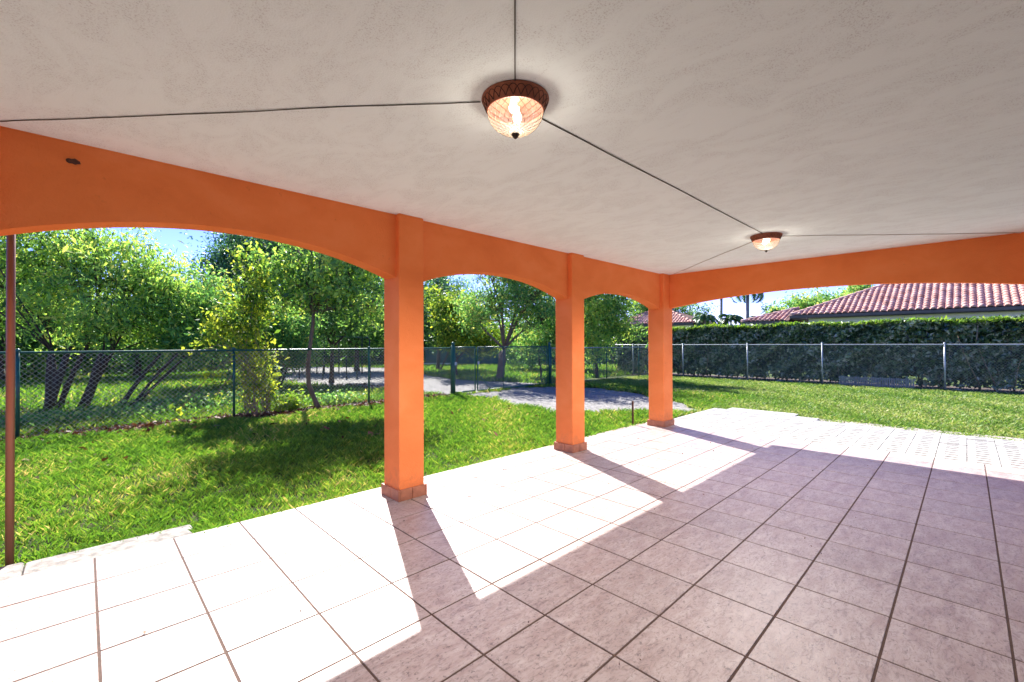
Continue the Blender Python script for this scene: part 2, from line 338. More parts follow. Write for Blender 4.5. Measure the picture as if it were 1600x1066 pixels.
# glass lamp bowl and its bulb
def make_glass():
    m, n, out = mat_new('cut_glass'); tr = N(n, 'ShaderNodeBsdfTransparent'); tr.inputs[0].default_value = (0.97, 0.94, 0.88, 1)
    tl = N(n, 'ShaderNodeBsdfTranslucent'); tl.inputs[0].default_value = (0.9, 0.86, 0.78, 1)
    gl = N(n, 'ShaderNodeBsdfGlossy'); gl.inputs[1].default_value = 0.12
    a = N(n, 'ShaderNodeMixShader'); a.inputs[0].default_value = 0.05; L(n, tr.outputs[0], a.inputs[1]); L(n, tl.outputs[0], a.inputs[2])
    b = N(n, 'ShaderNodeMixShader'); b.inputs[0].default_value = 0.14; L(n, a.outputs[0], b.inputs[1]); L(n, gl.outputs[0], b.inputs[2])
    L(n, b.outputs[0], out.inputs[0]); return m
MT['glass'] = make_glass()
def make_emit(name, col, s):
    m, n, out = mat_new(name); e = N(n, 'ShaderNodeEmission'); e.inputs[0].default_value = (*col, 1); e.inputs[1].default_value = s
    L(n, e.outputs[0], out.inputs[0]); return m
MT['bulb'] = make_emit('bulb_glow', (1.0, 0.78, 0.48), 1.6)
MT['ridge'] = simple('amber_cut_edge', (0.30, 0.22, 0.14), (0.12, 0.09, 0.06), 9, 0.3)

# ------------------------------------------------------------------ ground and yard
def sheet(name, poly, z, mat, kind='structure', sub=0):
    mb = MB(); mb.add([(x, y, z) for x, y in poly], [tuple(range(len(poly)))])
    return tag(mb.build(name, mat), kind=kind)

sheet('ground', [(-300, -300), (300, -300), (300, 300), (-300, 300)], GZ - 0.03, MT['yard'])
sheet('lawn', [(-12, -14), (20.3, -14), (20.3, 11.6), (-12, 11.6)], GZ - 0.022, MT['under_grass'])
GRAVEL = [(8.2, 11.05), (8.35, 9.6), (8.0, 8.1), (7.65, 6.9), (8.0, 6.1), (8.8, 5.4), (9.5, 4.85), (10.3, 4.3), (11.0, 4.75), (11.9, 6.2), (12.7, 7.6), (13.2, 9.0), (12.6, 10.0), (12.6, 11.05)]
def smooth_poly(P, k=2):
    for _ in range(k):
        Q = []
        for i in range(len(P)):
            a, b = P[i], P[(i+1) % len(P)]
            Q += [(a[0]*.75+b[0]*.25, a[1]*.75+b[1]*.25), (a[0]*.25+b[0]*.75, a[1]*.25+b[1]*.75)]
        P = Q
    return P
GRAVEL_S = smooth_poly(GRAVEL)
sheet('gravel_path', GRAVEL_S, GZ - 0.014, MT['gravel'])
DRIVE = [(8.0, 11.06), (12.8, 11.06), (13.0, 12.2), (11.8, 15.5), (12.5, 19.5), (15.5, 25.5), (11.0, 33.0), (7.5, 31.0), (6.0, 28), (5.9, 24.5), (5.8, 20.2), (6.6, 16.5), (7.2, 13.5)]
sheet('gravel_drive', smooth_poly(DRIVE, 1), GZ - 0.018, MT['gravel'])
LITTER = [(-6, 10.45), (-0.8, 10.62), (1.0, 10.72), (2.5, 10.55), (4.0, 10.42), (5.5, 10.6), (6.6, 10.75), (8.0, 10.8), (8.1, 11.5), (5, 12.3), (3, 11.9), (0, 12.2), (-3, 13.0), (-6, 13.0)]
sheet('leaf_litter_soil', LITTER, GZ - 0.010, MT['litter'])
sheet('hedge_soil', [(19.75, -10), (22.6, -10), (22.6, 14), (19.75, 14)], GZ - 0.006, MT['soil'])

def in_poly(px, py, P):
    c = np.zeros(len(px), bool); n = len(P)
    for i in range(n):
        x0, y0 = P[i]; x1, y1 = P[(i+1) % n]
        cond = ((y0 > py) != (y1 > py))
        with np.errstate(divide='ignore', invalid='ignore'):
            xi = (x1 - x0) * (py - y0) / ((y1 - y0) if y1 != y0 else 1e-9) + x0
        c ^= cond & (px < xi)
    return c

# ------------------------------------------------------------------ tiled floor
TX0, TY0, TP = 1.389, 1.635, 0.4448
FX1 = 7.61; FY1 = TY0 + 6 * TP          # 4.304
floor = MB().box(-9.0, -7.0, -0.30, 10.0 - 2.02, FY1 - 0.004, -0.0028).build('patio_floor', MT['grout']); tag(floor, kind='structure')
floor.data.materials.append(MT['slab_side'])
for p in floor.data.polygons:
    if abs(p.normal.z) < 0.5: p.material_index = 1
tw = (TP - 0.0105) / 2
tm = MB().box(-tw, -tw, -0.010, tw, tw, 0.0, 0.0022).mesh('tile'); tm.materials.append(MT['tile'])
cells = []
for i in range(-9, 14):
    for j in range(-12, 6):
        x = TX0 + (i + .5) * TP; y = TY0 + (j + .5) * TP
        dx, dy = x, y; f_ = dx * math.cos(YAW) + dy * math.sin(YAW); r_ = dx * math.sin(YAW) - dy * math.cos(YAW)
        vis = f_ > 0.8 and abs(r_) < f_ * 1.25 + 0.6
        cells.append((0 if vis else 1, math.hypot(dx, dy), x, y, i, j))
cells.sort()
rest = MB()
for k, (v_, d_, x, y, i, j) in enumerate(cells):
    if k < 286:
        o = bpy.data.objects.new('tile', tm); COL.objects.link(o); o.parent = floor
        o.location = (x, y, random.uniform(-0.0006, 0.0006))
        o.rotation_euler = (random.uniform(-.0012, .0012), random.uniform(-.0012, .0012), random.uniform(-.0015, .0015))
    else: rest.box(x - tw, y - tw, -0.010, x + tw, y + tw, 0.0)
tag(rest.build('outer_tile_field', MT['tile'], floor), kind='stuff')

# pale border course and turf block apron beyond the porch
apron = MB().box(FX1 + 0.37, -7.0, -0.30, 10.75, 4.16, -0.034).build('paver_apron', MT['slab_side']); tag(apron, kind='structure')
apron.data.materials.append(MT['soil'])
bx0 = TX0 + 14 * TP + 0.004
for j in range(-12, 6):
    y = TY0 + (j + .5) * TP
    mb = MB().box(-0.160, -tw, -0.012, 0.160, tw, 0.0, 0.004)
    mb.build('border_tile', MT['tile_pale'], floor, (bx0 + 0.164, y, 0.001))
BX, BY = 0.322, 0.292
def turf_block():
    mb = MB(); bx, by = BX - 0.008, BY - 0.007
    xs = [0, 0.055, 0.095, 0.205, 0.245, bx]; ys = [0, 0.075, 0.205, by]; z1, z0 = 0.0, -0.028
    for a in range(5):
        for b in range(3):
            hole = a in (1, 3) and b == 1
            z = z0 if hole else z1
            mb.add([(xs[a], ys[b], z), (xs[a+1], ys[b], z), (xs[a+1], ys[b+1], z), (xs[a], ys[b+1], z)], [(0, 1, 2, 3)])
            if hole:
                x0, x1, y0, y1 = xs[a], xs[a+1], ys[b], ys[b+1]
                mb.add([(x0,y0,z0),(x1,y0,z0),(x1,y1,z0),(x0,y1,z0),(x0,y0,z1),(x1,y0,z1),(x1,y1,z1),(x0,y1,z1)], [(0,4,5,1),(1,5,6,2),(2,6,7,3),(3,7,4,0)])
    x1, y1, zb = bx, by, -0.034
    mb.add([(0,0,zb),(x1,0,zb),(x1,y1,zb),(0,y1,zb),(0,0,z1),(x1,0,z1),(x1,y1,z1),(0,y1,z1)], [(0,1,5,4),(1,2,6,5),(2,3,7,6),(3,0,4,7)])
    me = mb.mesh('turf_block'); me.materials.append(MT['turf_block']); me.materials.append(MT['soil'])
    for p in me.polygons:
        if p.center.z < -0.0279 and abs(p.normal.z) > 0.5: p.material_index = 1
    return me
tb = turf_block()
for j in range(25):
    y = 4.10 - BY * (j + 1)
    for i in range(8):
        if i == 7 and y < 1.95: continue
        o = bpy.data.objects.new('turf_block', tb); COL.objects.link(o); o.parent = apron
        o.location = (7.955 + i * BX, y, random.uniform(-0.004, 0.003)); o.rotation_euler = (random.uniform(-.006, .006), random.uniform(-.006, .006), random.uniform(-.006, .006))
for k in range(3):
    MB().box(0, 0, -0.03, 0.37, 0.445, 0.0, 0.006).build('edge_slab', MT['tile_pale'], apron, (10.60, 3.86 - 0.452 * (k + 1), -0.012), 0)

kerb = MB(); kerb.box(-5.0, FY1 + 0.004, -0.20, -0.30, 4.64, -0.022, 0.012); kerb.box(-0.296, FY1 + 0.004, -0.20, 0.655, 4.62, -0.025, 0.012)
kerb = kerb.build('concrete_kerb', MT['concrete']); tag(kerb, kind='structure')

# ------------------------------------------------------------------ porch: columns, arched beams, ceiling
porch = empty('covered_porch', (0, 0, 0))
tag(porch, 'orange stucco porch with arched openings and a pale flat ceiling', 'porch')
def column(x0, x1, y0=3.785, y1=4.085):
    c = MB().box(x0, y0, 0.0, x1, y1, CEIL, 0.006).build('column', MT['orange'], porch)
    t, h, e = 0.022, 0.105, 0.002
    def piece(a0, b0, a1, b1):
        MB().box(a0, b0, 0.001, a1, b1, h + random.uniform(-.003, .003), 0.003).build('base_tile', MT['terracotta'], c)
    # courses of clay tile round the foot, joints left open
    def run_y(x_a, x_b, split):      # faces normal to x
        piece(x_a, y0 - t, x_b, y0 + (y1 - y0) * split - e); piece(x_a, y0 + (y1 - y0) * split + e, x_b, y1 + t)
    def run_x(y_a, y_b, split):
        piece(x0 + 0.0005, y_a, x0 + (x1 - x0) * split - e, y_b); piece(x0 + (x1 - x0) * split + e, y_a, x1 - 0.0005, y_b)
    run_y(x0 - t, x0 - 0.0005, 0.42); run_y(x1 + 0.0005, x1 + t, 0.5)
    run_x(y0 - t, y0 - 0.0005, 0.48); run_x(y1 + 0.0005, y1 + t, 0.5)
    return c
for a, b in ((-0.69, -0.39), (2.165, 2.44), (4.825, 5.105), (7.46, 7.80)): column(a, b)
column(7.46, 7.80, -0.92, -0.62)
column(-3.30, -3.02)

def arch_beam(a0, a1, zs, zc, f0, f1, axis='x', n=28):
    """beam between columns a0..a1, soffit an arc from zs up to zc"""
    mb = MB(); half = (a1 - a0) / 2; rise = zc - zs; Rr = (half * half + rise * rise) / (2 * rise)
    pr = []
    for i in range(n + 1):
        u = -1 + 2 * i / n; x = u * half
        pr.append((a0 + half + x, zc - Rr + math.sqrt(Rr * Rr - x * x)))
    def P(a, f, z): return (a, f, z) if axis == 'x' else (f, a, z)
    vs = []
    for a, z in pr: vs += [P(a, f0, z), P(a, f1, z), P(a, f0, CEIL), P(a, f1, CEIL)]
    fs = []
    for i in range(n):
        p = i * 4; q = p + 4
        fs += [(p, q, q+2, p+2), (p+1, p+3, q+3, q+1), (p, p+1, q+1, q), (p+2, q+2, q+3, p+3)]
    mb.add(vs, fs)
    o = mb.build('arched_beam', MT['orange'], porch)
    return o
b1 = arch_beam(-0.39, 2.165, 2.150, 2.378, 3.85, 4.045)
arch_beam(2.44, 4.825, 2.125, 2.340, 3.85, 4.045)
arch_beam(5.105, 7.46, 2.120, 2.315, 3.85, 4.045)
arch_beam(3.785, -0.62, 2.145, 2.322, 7.69, 7.79, 'y')
arch_beam(-3.02, -0.69, 2.13, 2.34, 3.85, 4.045)
MB().box(7.69, -4.5, 2.13, 7.79, -0.92, CEIL).build('straight_beam', MT['orange'], porch)
EY, EX = 4.652, 8.433
MB().box(-9.0, -5.0, CEIL, EX, EY, CEIL + 0.16).build('ceiling', MT['ceiling'], porch)
MB().box(-9.0, -5.0, CEIL + 0.161, EX + 0.02, EY + 0.02, CEIL + 0.36).build('fascia', MT['house_white'], porch)
MB().box(-9.0, -5.2, 0.0, EX - 0.7, -5.0, CEIL - 0.002).build('house_wall', simple('peach_wall', (0.80, 0.76, 0.70), (0.74, 0.70, 0.64), 2, 0.85), porch)
# small irregular dark patch on the first beam
mp_ = MB(); rg = random.Random(3)
ring = [(-0.052 + 0.034 * math.cos(t) * rg.uniform(.8, 1.15), 2.64 + 0.019 * math.sin(t) * rg.uniform(.7, 1.2)) for t in np.linspace(0, 2*math.pi, 14, endpoint=False)]
mp_.add([(x, 3.849, z) for x, z in ring] + [(-0.052 + (x + 0.052) * .6, 3.838, 2.64 + (z - 2.64) * .6) for x, z in ring],
        [(i, (i+1) % 14, 14 + (i+1) % 14, 14 + i) for i in range(14)] + [tuple(range(14, 28))])
mp_.build('dark_patch', MT['rust'], porch)

# ------------------------------------------------------------------ ceiling lamps and their cables
def lamp(cx, cy, Rr, label):
    t = empty('ceiling_lamp', (cx, cy, CEIL)); tag(t, label, 'lamp', 'carved ceiling lamps with cut glass bowls')
    k = Rr / 0.172
    MB().lathe([(0.02*k, 0), (0.172*k, -0.001), (0.174*k, -0.008), (0.168*k, -0.016), (0.160*k, -0.034*k), (0.149*k, -0.056*k), (0.147*k, -0.064*k), (0.140*k, -0.066*k), (0.138*k, -0.055*k)], 0, 0, 48).build('rim', MT['lamp_rim'], t)
    g = MB(); n = 26
    for i in range(n):
        c = 2*math.pi*i/n; hw = 2*math.pi/n * 0.98; pts = []
        for u in np.linspace(-1, 1, 9):
            a = c + u * hw; z = -0.058 + 0.043 * (1 - u*u); r = 0.1495 + (0.168 - 0.1495) * (z + 0.058) / 0.043
            pts.append(((r*k + 0.001) * math.cos(a), (r*k + 0.001) * math.sin(a), z * k))
        g.tube(pts, 0.0018 * k, 4)
    g.build('carved_arches', MT['lamp_groove'], t)
    prof = [(0.141*k, -0.058*k)] + [(0.143*k * math.cos(a), (-0.062 - 0.118 * math.sin(a)) * k) for a in np.linspace(0.05, math.pi/2 - 0.08, 14)]
    bowl = MB().lathe(prof, 0, 0, 48).build('glass_bowl', MT['glass'], t)
    rd = MB(); n = 22
    for s in (-1, 1):
        for i in range(n):
            pts = []
            for u in np.linspace(0.03, 1, 14):
                a = u * (math.pi/2 - 0.10); th = 2*math.pi*i/n + s * u * 1.25
                r = 0.1435*k * math.cos(a); pts.append((r * math.cos(th), r * math.sin(th), (-0.062 - 0.1185 * math.sin(a)) * k))
            rd.tube(pts, 0.0013 * k, 4, cap=False)
    rd.build('cut_ridges', MT['ridge'], bowl)
    MB().lathe([(0.0005, -0.206*k), (0.006*k, -0.203*k), (0.013*k, -0.196*k), (0.018*k, -0.186*k), (0.019*k, -0.181*k), (0.015*k, -0.176*k), (0.0005, -0.175*k)], 0, 0, 20).build('finial', MT['bronze'], t)
    for a in (0.6, 0.6 + math.pi):
        MB().lathe([(0.0005, -0.10), (0.014, -0.094), (0.022, -0.078), (0.024, -0.064), (0.015, -0.044), (0.012, -0.03), (0.012, -0.012)], 0.052 * math.cos(a), 0.052 * math.sin(a), 14).build('bulb', MT['bulb'], t)
    pl = bpy.data.lights.new('lamp_light', 'POINT'); pl.energy = 1.0; pl.color = (1, 0.90, 0.80); pl.shadow_soft_size = 0.05
    ps = bpy.data.lights.new('lamp_downlight', 'SPOT'); ps.energy = 38.0; ps.color = (1, 0.93, 0.87); ps.spot_size = R(165); ps.spot_blend = 0.6; ps.shadow_soft_size = 0.04
    pso = bpy.data.objects.new('lamp_downlight', ps); COL.objects.link(pso); pso.parent = t; pso.location = (0, 0, -0.215)
    po = bpy.data.objects.new('lamp_light', pl); COL.objects.link(po); po.parent = t; po.location = (0, 0, -0.135)
    return t
lamp(1.59, 1.61, 0.172, 'large near ceiling lamp with carved red rim and cut glass bowl')
lamp(5.72, 1.625, 0.165, 'far ceiling lamp close to the front beam, small in view')

def cable(a, b, mat, label, r=0.0045, wob=0.012, seed=1):
    rg = random.Random(seed); n = 26; pts = []
    dx, dy = b[0]-a[0], b[1]-a[1]; l = math.hypot(dx, dy); nx, ny = -dy/l, dx/l; o = 0.0; ph = rg.uniform(0, 6)
    for i in range(n + 1):
        u = i / n; o = wob * math.sin(math.pi * u) * (math.sin(u * 7 + ph) + 0.4 * math.sin(u * 17 + ph * 2)) * 0.6
        sag = rg.uniform(0, 0.0025)
        pts.append((a[0] + dx*u + nx*o, a[1] + dy*u + ny*o, CEIL - r - 0.0008 - sag))
    tag(MB().tube(pts, r, 6).build('ceiling_cable', mat), label, 'cable', 'cables run over the ceiling')
cable((-0.36, 3.78), (1.47, 1.745), MT['cable_dark'], 'thin dark cable from near lamp to the left end of the orange beam', 0.003, 0.010, 2)
cable((0.2, 0.2), (1.47, 1.49), MT['cable_dark'], 'dark cable running from near lamp towards the top edge of the photo', 0.0035, 0.0, 3)
cable((1.755, 1.64), (5.56, 1.615), MT['cable_dark'], 'long dark cable joining the near lamp and the far lamp', 0.004, 0.004, 4)
cable((5.86, 1.50), (7.685, -0.44), MT['cable_pale'], 'pale painted cable from far lamp to the right along the front beam', 0.004, 0.02, 5)
cable((5.86, 1.77), (7.62, 3.66), MT['cable_pale'], 'pale painted cable from far lamp to the corner column', 0.004, 0.02, 6)

# ------------------------------------------------------------------ poles near the floor
t = MB().tube([(-0.375, 4.70, -0.12), (-0.375, 4.70, 3.1)], 0.023, 14).build('downpipe_pole', MT['copper'])
MB().box(-0.41, 4.672, 2.93, -0.34, 4.70, 2.96).build('bracket', MT['rust'], t)
tag(t, 'tall thin brown pole standing on the kerb at the left edge', 'pole')
st = MB().box(-0.014, -0.014, 0, 0.014, 0.014, 0.50, 0.003).build('metal_stake', MT['rust'], None, (7.32, 4.33, GZ))
tag(st, 'short rusty iron stake at the edge of the tiles beside the corner column', 'stake')

# ------------------------------------------------------------------ chain link fences
def link_mesh(mb, A, B, z0, z1, s=0.085, r=0.0026):
    A = Vector((A[0], A[1], 0)); B = Vector((B[0], B[1], 0)); d = B - A; Lh = d.length; d.normalize(); nrm = Vector((-d.y, d.x, 0)); h = z1 - z0
    k = 1.0; vs, fs = [], []
    c = -h
    def seg(u0, w0, u1, w1, off):
        dr = Vector((u1-u0, w1-w0)).normalized(); pu = (-dr.y * r, dr.x * r)
        b = len(vs)
        for (u, w_) in ((u0, w0), (u1, w1)):
            p = A + d * u + Vector((0, 0, z0 + w_)) + nrm * off
            vs.append(p + d * pu[0] + Vector((0, 0, pu[1]))); vs.append(p - d * pu[0] * 1 - Vector((0, 0, pu[1]))); vs.append(p + nrm * r * 1.2)
        fs.extend([(b, b+1, b+4, b+3), (b+1, b+2, b+5, b+4), (b+2, b, b+3, b+5)])
    while c < Lh:
        u0, w0, u1, w1 = c, 0.0, c + h, h
        if u0 < 0: w0 = -u0; u0 = 0
        if u1 > Lh: w1 -= (u1 - Lh); u1 = Lh
        if u1 - u0 > 0.01:
            seg(u0, w0, u1, w1, 0.001); seg(Lh - u0, w0, Lh - u1, w1, -0.003)
        c += s
    mb.add(vs, fs); return mb

def fence(name, label, posts, top, mats, rp=0.026, rr=0.019, s=0.085, bottom_wire=True, r=0.0025, caps=True):
    f = empty(name, (posts[0][0], posts[0][1], GZ)); ox, oy = posts[0]; tag(f, label, 'fence')
    P = [(x - ox, y - oy) for x, y in posts]; zt = top - GZ
    for i, (x, y) in enumerate(P):
        o = MB().tube([(x, y, -0.05), (x, y, zt + (0.0 if not caps else 0.015))], rp if i in (0, len(P)-1) else rp*0.85, 10).build('post', mats[0], f)
        if caps: MB().lathe([(rp*1.15, zt), (rp*1.15, zt+0.02), (rp*0.8, zt+0.04), (0.001, zt+0.05)], x, y, 10).build('cap', mats[0], o)
    MB().tube([(x, y, zt - 0.02) for x, y in P], rr, 8).build('top_rail', mats[1], f)
    mb = MB()
    for a, b in zip(P[:-1], P[1:]): link_mesh(mb, a, b, 0.02, zt - 0.03, s, r)
    mb.tube([(x, y, 0.03) for x, y in P], 0.003, 4)
    tag(mb.build('chain_link', mats[2], f), kind='stuff')
    return f
G = MT['green_steel']
fence('chain_link_fence', 'green chain link fence with leaves along its foot, left of the gate', [(-7.2, 11.0), (-4.0, 11.02), (-0.80, 11.05), (2.33, 11.08), (5.42, 11.05), (8.13, 11.07)], 1.40, (G, G, MT['wire']), 0.030, 0.021)
fence('chain_link_fence', 'dark green chain link fence right of the gate, behind the corner column', [(12.66, 10.95), (16.3, 10.9), (18.3, 10.5), (20.0, 10.3)], 1.36, (G, MT['steel'], MT['wire']), 0.028, 0.018, 0.085)
fence('chain_link_fence', 'silver galvanised chain link fence in front of the clipped hedge', [(20.0, 14.2), (20.0, 11.8), (20.0, 9.2), (20.0, 6.42), (19.98, 3.80), (20.0, 0.50), (20.0, -2.8), (20.0, -6.0)], 1.46, (MT['steel'], MT['steel'], MT['wire']), 0.030, 0.020, 0.085, r=0.0018)

def gate(name, label, x0, x1, y, top, brace_l, brace_r, mids=()):
    g = empty(name, (x0, y, GZ)); tag(g, label, 'gate'); Lh = x1 - x0; zt = top - GZ - 0.02; zb = 0.07
    fr = MB(); rr = 0.021
    fr.tube([(0, 0, zb), (0, 0, zt)], rr, 8); fr.tube([(Lh, 0, zb), (Lh, 0, zt)], rr, 8)
    fr.tube([(0, 0, zt), (Lh, 0, zt)], rr, 8); fr.tube([(0, 0, zb), (Lh, 0, zb)], rr, 8)
    fr.build('frame', MT['green_steel'], g)
    for m_ in mids: MB().tube([(m_, 0, zb), (m_, 0, zt)], 0.012, 6).build('upright', MT['green_steel'], g)
    if brace_l: MB().tube([(0.02, 0.0, 0.62), (0.55, 0.0, zb)], 0.014, 6).build('brace', MT['green_steel'], g)
    if brace_r:
        MB().tube([(Lh, 0.0, 0.45), (Lh - 0.45, 0.0, zb)], 0.012, 6).build('brace', MT['green_steel'], g)
        MB().tube([(Lh, 0.0, zt - 0.4), (Lh - 0.4, 0.0, zt)], 0.012, 6).build('brace', MT['green_steel'], g)
    MB().box(-0.02, -0.035, zt * 0.62, 0.05, -0.02, zt * 0.62 + 0.10).build('latch', MT['steel'], g)
    tag(link_mesh(MB(), (0, 0), (Lh, 0), zb, zt, 0.085, 0.0026).build('chain_link', MT['wire'], g), kind='stuff')
gate('fence_gate', 'narrow green chain link gate leaf beside the thick gate post', 8.24, 9.05, 11.05, 1.42, False, False)
gate('fence_gate', 'wide green chain link gate leaf with corner braces across the gravel path', 9.13, 12.52, 11.02, 1.42, True, True, (1.15,))
for x, l in ((8.13, 'thick dark green gate post on the left of the gates'), (12.62, 'thick dark green gate post on the right of the gates')):
    p = MB().tube([(x + (0.0 if x < 10 else 0), 10.99, GZ - .05), (x, 10.99, 1.50)], 0.047, 12).build('gate_post', MT['green_steel'])
    MB().lathe([(0.053, 1.50), (0.053, 1.53), (0.03, 1.56), (0.001, 1.57)], x, 10.99, 12).build('cap', MT['green_steel'], p)
    tag(p, l, 'post')

# grey edging panel leaning on the far fence
ep = empty('edging_panel', (19.90, 3.30, GZ)); tag(ep, 'long low grey slatted panel at the foot of the silver fence', 'panel')
for i in range(34):
    y = -0.03 - i * 0.0605
    MB().box(-0.012, y - 0.042, 0.01, 0.0, y, 0.36 + 0.012 * math.sin(i * 1.7)).build('slat', MT['grey_plastic'], ep)
for z in (0.09, 0.30): MB().box(0.001, -2.09, z, 0.014, 0.0, z + 0.025).build('rail', MT['grey_plastic'], ep)

# ------------------------------------------------------------------ leaves, trees
def leaf_np(C, size, aspect=0.42, droop=0.0, up=0.35, rnd=None, seed=0, fold=0.22):
    """one folded lozenge per leaf"""
    g = np.random.default_rng(seed); n = len(C)
    d = g.normal(size=(n, 3)); d[:, 2] -= droop; d /= np.linalg.norm(d, axis=1)[:, None]
    nn = g.normal(size=(n, 3)); nn[:, 2] += up; s = np.cross(d, nn); s /= (np.linalg.norm(s, axis=1)[:, None] + 1e-9); u = np.cross(s, d)
    Lf = size * np.clip(g.lognormal(-0.02, 0.33, n), 0.4, 2.0); W = Lf * aspect
    V = np.empty((n, 4, 3)); V[:, 0] = C - d * (Lf/2)[:, None]; V[:, 2] = C + d * (Lf/2)[:, None]
    V[:, 1] = C + s * (W/2)[:, None] + u * (W*fold)[:, None] - d * (Lf*0.05)[:, None]; V[:, 3] = C - s * (W/2)[:, None] + u * (W*fold)[:, None] - d * (Lf*0.05)[:, None]
    return V.reshape(-1, 3), np.arange(n * 4)

def crown_mesh(name, C, R_, size, aspect, droop, seed, up=0.35):
    v, l = leaf_np(C, size, aspect, droop, up, None, seed)
    return np_mesh(name, v, 4, l, False, R_)

def bent(p, q, rg, k=0.18, n=4, lift=0.0):
    p = Vector(p); q = Vector(q); l = (q - p).length
    off = Vector((rg.uniform(-1, 1), rg.uniform(-1, 1), rg.uniform(-0.3, 1))) * l * k
    return [p.lerp(q, u) + off * math.sin(math.pi * u) * 0.6 + Vector((0, 0, lift * math.sin(math.pi * u))) for u in np.linspace(0, 1, n + 1)]

def tree(name, label, cat, base, fork, blobs, leaf, bark, trunk_r=0.08, ncl=60, per=90, size=0.09, clr=0.24, aspect=0.42, droop=0.3, seed=1,
         stems=1, stem_spread=0.3, group=None, bias=0.0, trunk_path=None, twigs=True, tone=0.0):
    rg = random.Random(seed); g = np.random.default_rng(seed)
    t = empty(name, base); tag(t, label, cat, group)
    B = Vector(base)
    tr = MB(); forks = []
    for s_ in range(stems):
        o = Vector((rg.uniform(-1, 1), rg.uniform(-1, 1), 0)) * stem_spread * (0 if stems == 1 else 1)
        F = Vector(fork) + (o * 1.15 + Vector((rg.uniform(-1, 1), rg.uniform(-1, 1), rg.uniform(-.4, .6))) * stem_spread * 0.9 if stems > 1 else Vector((0, 0, 0)))
        path = [Vector(p) - B for p in trunk_path] if (trunk_path and s_ == 0) else [p - B for p in bent(B + o * 0.6 + Vector((0, 0, -0.05)), F, rg, 0.10, 5)]
        rr = [trunk_r * (1.35 if i == 0 else 1 - 0.4 * i / len(path)) * (1 if s_ == 0 else rg.uniform(.55, .95)) for i in range(len(path))]
        tr.tube(path, rr, 8); forks.append((path[-1], rr[-1]))
    cl = []; tot = sum(b[3] * b[4] * b[5] for b in blobs) ** 1.0
    for (cx, cy, cz, rx, ry, rz) in blobs:
        c = Vector((cx, cy, cz)) - B
        f, fr = min(forks, key=lambda a: (a[0] - c).length) if stems > 1 else forks[0]
        limb = bent(f, c, rg, 0.14, 4); r0 = max(fr * 0.75, 0.01)
        tr.tube(limb, [r0 * (1 - 0.16 * i) for i in range(5)], 6)
        m = max(3, int(ncl * (rx * ry * rz) / tot))
        for k in range(m):
            d = Vector(g.normal(size=3).tolist()).normalized(); q = rg.random() ** 0.42
            e = c + Vector((d.x * rx, d.y * ry, d.z * rz)) * q
            cl.append(e)
            if rg.random() < 0.22:      # stray spray poking out of the crown
                e2 = c + Vector((d.x * rx, d.y * ry, abs(d.z) * rz + 0.1)) * rg.uniform(1.1, 1.42); cl.append(e2)
                if twigs: tr.tube(bent(e, e2, rg, 0.12, 3), [0.008, 0.007, 0.005, 0.003], 4, cap=False)
            if twigs:
                s0 = min(limb, key=lambda a: (a - e).length); tw_ = bent(s0, e, rg, 0.12, 3)
                tr.tube(tw_, [r0 * 0.55, r0 * 0.42, r0 * 0.3, r0 * 0.16], 4, cap=False)
    tr.build('trunk', bark, t)
    C = []; Rn = []
    for e in cl:
        m = int(per * rg.choice((0.25, 0.5, 0.8, 1.0, 1.3, 1.5))); tone_c = rg.uniform(-0.30, 0.28)
        pts = g.normal(size=(m, 3)) * (clr * np.array([1, 1, 0.72])) * rg.uniform(.7, 1.25) + np.array(e)
        C.append(pts); Rn.append(np.clip(g.beta(2, 2.4, m) + tone_c + tone, 0, 1))
    C = np.concatenate(C); Rn = np.concatenate(Rn)
    zc = C[:, 2] + B.z; keep = zc > GZ + 0.05; C = C[keep]; Rn = Rn[keep]
    obj('crown', crown_mesh('crown', C, Rn, size, aspect, droop, seed), leaf, t)
    return t
LL, LM, LB, LD, LY = MT['leaf_lime'], MT['leaf_mid'], MT['leaf_blue'], MT['leaf_dark'], MT['leaf_yellow']
BK, BD = MT['bark'], MT['bark_dark']
tree('multi_stem_tree', 'wide lime green tree over a clump of dark stems at the far left', 'tree', (-0.62, 15.2, GZ), (-0.45, 15.5, 1.45),
     [(-1.47, 17.0, 3.2, 1.5, 1.4, 1.0), (-0.65, 16.6, 4.0, 1.3, 1.2, 0.8), (-0.85, 16.2, 2.25, 1.6, 1.3, 0.7), (0.21, 15.8, 3.1, 1.3, 1.2, 0.95), (-2.6, 16.8, 3.0, 1.3, 1.2, 1.2), (-1.9, 16.2, 4.3, 1.1, 1.0, 0.8), (0.2, 16.2, 4.3, 0.9, 0.9, 0.5)],
     LL, BD, 0.085, 250, 74, 0.13, 0.25, 0.30, 0.9, 11, stems=4, stem_spread=0.28, tone=0.06)
tree('multi_stem_tree', 'lime green tree with several leaning stems behind the fence, second from the left', 'tree', (-0.05, 15.4, GZ), (0.35, 15.4, 1.35),
     [(1.07, 16.0, 3.4, 1.1, 1.1, 0.85), (1.4, 15.6, 2.6, 1.05, 1.0, 0.85), (0.5, 15.6, 2.1, 1.0, 1.0, 0.55), (0.75, 16.3, 4.15, 0.6, 0.6, 0.42), (1.9, 16.2, 1.9, 0.9, 0.8, 0.6)],
     LL, BD, 0.075, 180, 72, 0.12, 0.24, 0.32, 0.8, 12, stems=4, stem_spread=0.3)
